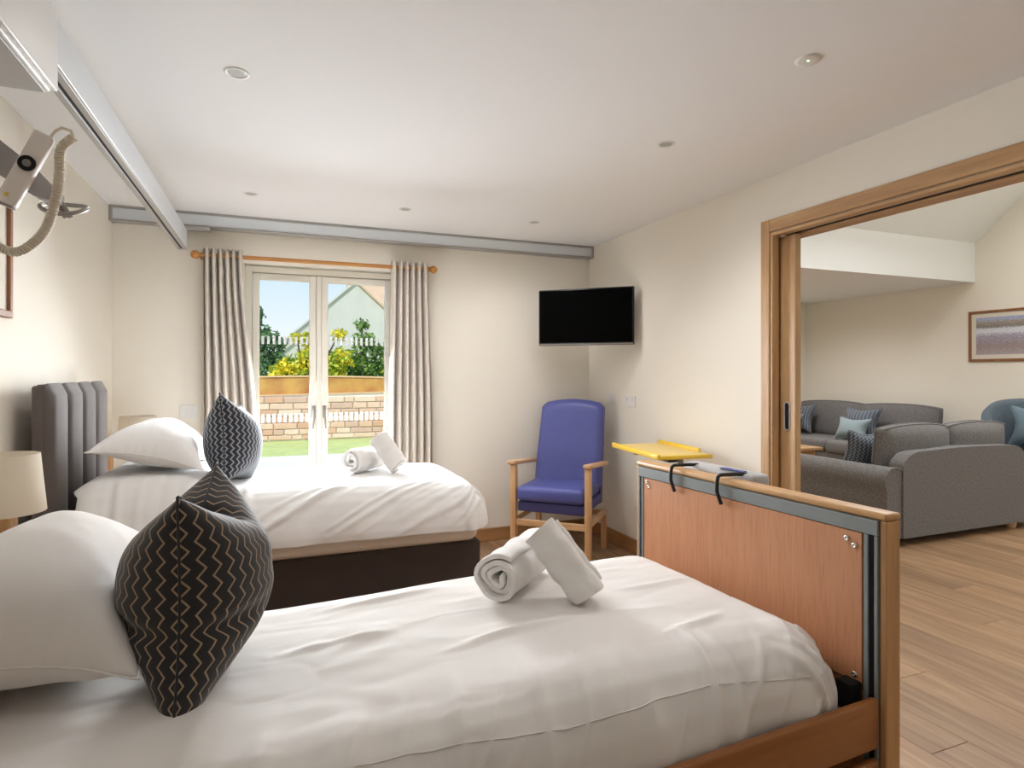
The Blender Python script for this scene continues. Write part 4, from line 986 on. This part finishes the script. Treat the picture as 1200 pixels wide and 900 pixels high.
# arched tilted backrest
n, m = 25, 25; P0 = np.zeros((n, m, 3)); P1 = np.zeros((n, m, 3))
for i in range(n):
    u = -1 + 2 * i / (n - 1)
    for j in range(m):
        v = j / (m - 1); hw_ = .262 - .012 * v
        topz = .665 * (1 - .055 * u * u) - .03 * max(0, abs(u) - .86) / .14
        z = v * topz; edge = min(1, (1 - abs(u)) / .16, (1 - v) / .10 + 0.0); edge = max(edge, 0); rnd = math.sqrt(1 - (1 - edge) ** 2)
        th0 = -.018 - .045 * rnd - .012 * math.exp(-((v - .35) / .25) ** 2); x = u * hw_
        P0[i, j] = (x, .175 + z * .25 + th0, .485 + z * .97); P1[i, j] = (x, .175 + z * .25 + .03 + .02 * rnd, .485 + z * .97)
mb = MB(); mb.grid(P0); mb.grid(P1)
ring = lambda Q: np.concatenate([Q[:, 0], Q[-1, 1:], Q[::-1, -1][1:], Q[0, ::-1][1:-1]])
mb.grid(np.stack([ring(P0), ring(P1)], 1), True, True); mb.build('backrest', 'blue_vinyl', ch, False)
MB().prism([(.20, .352), (.265, .352), (.30, .60), (.22, .60)], -.245, .245, 'X').build('back_support', 'blue_vinyl_base', ch, False)

# ------------------------------------------------------------------ OVERBED TABLE with yellow tray
ot = thing('overbed_table', 'overbed table with yellow lipped tray top beside the right wall', 'overbed table', (2.215, 3.13, 0), R(-7))
TZ = .865
OT = lambda nm, mt, lo, hi, bv=.004, sg=2: MB().box(lo, hi, bv, sg).build(nm, mt, ot, False)
OT('table_top', 'yellow_tray', (-.165, -.30, TZ - .018), (.165, .31, TZ))
OT('lip', 'yellow_plastic', (-.180, -.31, TZ - .020), (-.160, .315, TZ + .012), .005)
OT('lip', 'yellow_plastic', (.156, -.18, TZ - .018), (.174, .315, TZ + .022), .005)
OT('lip', 'yellow_plastic', (-.160, -.312, TZ - .020), (.172, -.298, TZ + .004), .005)
OT('support_arm', 'black_plastic', (-.06, -.22, TZ - .050), (.0, .26, TZ - .019), .003)
OT('support_arm', 'steel', (-.13, .06, TZ - .040), (.14, .10, TZ - .020), .003)
MB().tube([(.13, -.02, .06), (.13, -.02, TZ - .03)], .02, 14).build('column', 'grey_metal', ot, False)
MB().box((-.15, -.28, .05), (.16, -.23, .085), .005).box((-.15, .22, .05), (.16, .27, .085), .005).box((.108, -.23, .05), (.152, .22, .085), .005).build('base_frame', 'grey_metal', ot, False)
for cx in (-.12, .13):
    for cy in (-.255, .245): MB().lathe([(.024, -.01), (.024, .01)], (cx, cy, .025), 16, 'Y').build('castor', 'black_rubber', ot, False)

# ------------------------------------------------------------------ LOUNGE FURNITURE
CU = pillow_sim(.44, .44, 22, 22, 1.2, 50, 7, 9, slack=1.0)
def scatter(name, label, loc, sc, mat, yaw, lean, tw=0, group='scatter cushions on the sofas'):
    t = thing(name, label, 'cushion', loc, 0, group)
    M3 = Euler((0, 0, yaw)).to_matrix() @ Euler((0, lean, 0)).to_matrix() @ basis((0, 1, 0), (0, 0, 1), (1, 0, 0)) @ Euler((0, 0, tw)).to_matrix()
    t.rotation_euler = M3.to_euler(); pillow_obj('cushion_cover', mat, CU * np.array(sc), t); seam(CU * np.array(sc), .003).build('piping', mat, t, False); return t
def sofa_arm(m_, x0, x1, y0, y1, h, mat, par, front_sign, name='arm'):
    """scroll arm along local y: panel + rolled top"""
    r = (x1 - x0) / 2; cx = (x0 + x1) / 2
    poly = [(x0 + .03, .06), (x1 - .03, .06), (x1 - .025, h - 2 * r - .02)]
    for k in range(13): a = -math.pi * .22 + (math.pi * 1.44) * k / 12; poly.append((cx + r * math.cos(a), h - r + r * math.sin(a)))
    poly.append((x0 + .025, h - 2 * r - .02))
    o = MB().prism(poly, y0, y1, 'Y', True).build(name, mat, par, False)
    for yy in (y0 - .002, y1 + .002): MB().tube([(a, yy, b) for a, b in poly[1:]] , .006, 6).build('piping', 'tweed_dark', o, False)
    return o
def back_cushion(par, mat, x0, x1, y, z0, z1, th, lean, sd_):
    """plump box cushion along local x leaning towards +y by lean"""
    n, m = 22, 12; rr_ = np.random.RandomState(sd_); mb = MB(); F = []
    for s in (1, -1):
        P = np.zeros((n, m, 3))
        for i in range(n):
            for j in range(m):
                u, v = i / (n - 1), j / (m - 1); bu = (math.sin(math.pi * u) ** .35) * (math.sin(math.pi * v) ** .4)
                zz = z0 + (z1 - z0) * v + .02 * math.sin(math.pi * u) * v - .015 * abs(2 * u - 1) ** 4 * v
                P[i, j] = (x0 + (x1 - x0) * u, y + lean * v + s * (.035 + (th / 2 - .035) * bu) + .01 * math.sin(6 * u + sd_) * v, zz)
        F.append(P); mb.grid(P)
    rg = lambda Q: np.concatenate([Q[:, 0], Q[-1, 1:], Q[::-1, -1][1:], Q[0, ::-1][1:-1]])
    r0, r1 = rg(F[0]), rg(F[1]); mb.grid(np.stack([r0, (r0 + r1) / 2, r1], 1), True, True)
    o = mb.build('back_cushion', mat, par, False)
    for r_ in (r0, r1): MB().tube([tuple(p) for p in r_], .007, 6, closed=True).build('piping', mat, o, False)
def sofa(name, label, loc, rz, Ls, Ds, ncush, mat, cmat, back_h=.70, arm_h=.60, cush_h=.90, arm_w=.19, group='grey tweed sofas in the lounge'):
    """local: length along x, front at -y? front faces +y; back panel at y=0"""
    t = thing(name, label, 'sofa', loc, rz, group)
    B = lambda nm, lo, hi, bv=.02, sg=3, mt=mat: MB().box(lo, hi, bv, sg).build(nm, mt, t, False)
    # back panel with slightly dipped top corners
    L0, L1 = arm_w - .035, Ls - arm_w + .035
    poly = [(L0, .06), (L1, .06), (L1, arm_h - .02)]
    for k in range(21):
        u = 1 - k / 20; xx = L0 + .01 + (L1 - L0 - .02) * u; e_ = min(u, 1 - u) / .10; zz = back_h - (.07 * (1 - min(1, e_)) ** 2 * 1.0) + .02 * math.sin(math.pi * u); poly.append((xx, zz))
    poly.append((L0, arm_h - .02))
    bk = MB().prism(poly[0:2] + poly[2:], 0, .12, 'Y', False).build('back_frame', mat, t, False); bv_ = bk.modifiers.new('b', 'BEVEL'); bv_.width = .025; bv_.segments = 3; bv_.limit_method = 'ANGLE'
    sofa_arm(t, -.02, arm_w, .015, Ds, arm_h, mat, t, 1); sofa_arm(t, Ls - arm_w, Ls + .02, .015, Ds, arm_h, mat, t, 1)
    B('seat_frame', (arm_w - .02, .10, .07), (Ls - arm_w + .02, Ds - .03, .30), .02, 2)
    cw_ = (Ls - 2 * arm_w) / ncush
    for k in range(ncush):
        x0 = arm_w + k * cw_
        B('seat_cushion', (x0 + .004, .16, .30), (x0 + cw_ - .004, Ds + .01, .465), .05, 4)
        back_cushion(t, cmat, x0 - .03, x0 + cw_ + .03 - .012, .24, .44, cush_h, .24, -.05, k + 2)
    for fx in (.12, Ls - .26):
        for fy in (.07, Ds - .08): MB().lathe([(.035, 0), (.045, .03), (.045, .065)], (fx, fy, 0), 18).build('foot', 'oak_Z', t, False)
    return t
sofa('sofa', 'grey tweed sofa seen from behind through the opening', (4.33, 3.20, 0), 0, 1.86, .93, 2, 'tweed_grey', 'tweed_dark', .715, .61, .90, .20)
sofa('sofa', 'grey tweed sofa against the far lounge wall under the low ceiling', (7.60, 4.72, 0), R(90), 2.2, .93, 2, 'tweed_dark', 'tweed_dark', .72, .58, .92, .12)
scatter('cushion', 'dark patterned cushion leaning on the near sofa arm', (4.66, 3.66, .66), (.95, 1, .8), 'zigzag_sofa', R(75), R(-20))
scatter('cushion', 'dark patterned cushion standing behind the pale cushion at far sofa middle', (7.10, 5.62, .69), (1.25, 1.0, .8), 'zigzag_sofa', R(0), R(14))
scatter('cushion', 'pale blue oblong cushion at the middle of the far sofa', (6.94, 5.62, .615), (1.2, .72, .85), 'light_blue_cloth', R(-6), R(20))
scatter('cushion', 'dark patterned cushion at the far end of the far sofa', (7.10, 6.60, .69), (1.15, 1.0, .8), 'zigzag_sofa', R(0), R(14))
scatter('cushion', 'pale blue oblong cushion at the far end of the far sofa', (6.94, 6.66, .615), (1.1, .72, .85), 'light_blue_cloth', R(-6), R(20))
# small armchair at the right edge
ac = thing('lounge_chair', 'blue-grey tub armchair at the right edge beyond the sofa', 'armchair', (6.98, 3.62, 0), R(270))
nn = 40; prof_ = [(.40, .10), (.44, .30), (.45, .60), (.43, .98), (.39, 1.03), (.35, .98), (.33, .60), (.33, .40)]
P = np.zeros((nn, len(prof_), 3))
for i in range(nn):
    a = -R(25) - R(130) * 1.0 + R(310) * 0 + R(-65) + R(260) * i / (nn - 1) + R(110) + R(90)
    q = abs(2 * i / (nn - 1) - 1)
    for j, (r_, z_) in enumerate(prof_):
        P[i, j] = (r_ * math.cos(a), r_ * math.sin(a), z_ if z_ < .5 else .5 + (z_ - .5) * (1.08 - .55 * q ** 3))
mbb = MB().grid(P, True); mbb.add(P[0], [tuple(range(len(prof_)))]); mbb.add(P[-1], [tuple(range(len(prof_)))]); mbb.build('tub_back', 'tweed_blue', ac, False)
MB().lathe([(.30, .10), (.40, .12), (.40, .30), (.36, .33)], (0, 0, 0), 28).build('seat_base', 'tweed_blue', ac, False)
MB().lathe([(.20, .33), (.325, .345), (.33, .42), (.29, .46), (.05, .475)], (0, 0, 0), 28).build('seat_cushion', 'tweed_blue', ac, False)
for fx, fy in ((.25, .25), (-.25, .25), (.25, -.25), (-.25, -.25)): MB().lathe([(.018, 0), (.028, .12)], (fx, fy, 0), 12).build('leg', 'oak_Z', ac, False)
scatter('cushion', 'plain blue cushion propped on the tub armchair', (7.06, 3.68, .80), (.95, 1.0, .8), 'mid_blue_cloth', R(15), R(10))
# coffee table
ct = thing('coffee_table', 'oak coffee table between the two lounge sofas', 'coffee table', (5.45, 5.45, 0))
part('table_top', 'oak_X', ct, (4.90, 5.20, .435), (5.95, 5.75, .470), .006, 2); part('apron', 'oak_X', ct, (4.96, 5.26, .36), (5.89, 5.69, .4345), .003)
for fx in (4.99, 5.86):
    for fy in (5.29, 5.66): part('leg', 'oak_Z', ct, (fx - .03, fy - .03, 0), (fx + .03, fy + .03, .36), .004)

for o in bpy.data.objects:
    if '_w' in o: del o['_w']
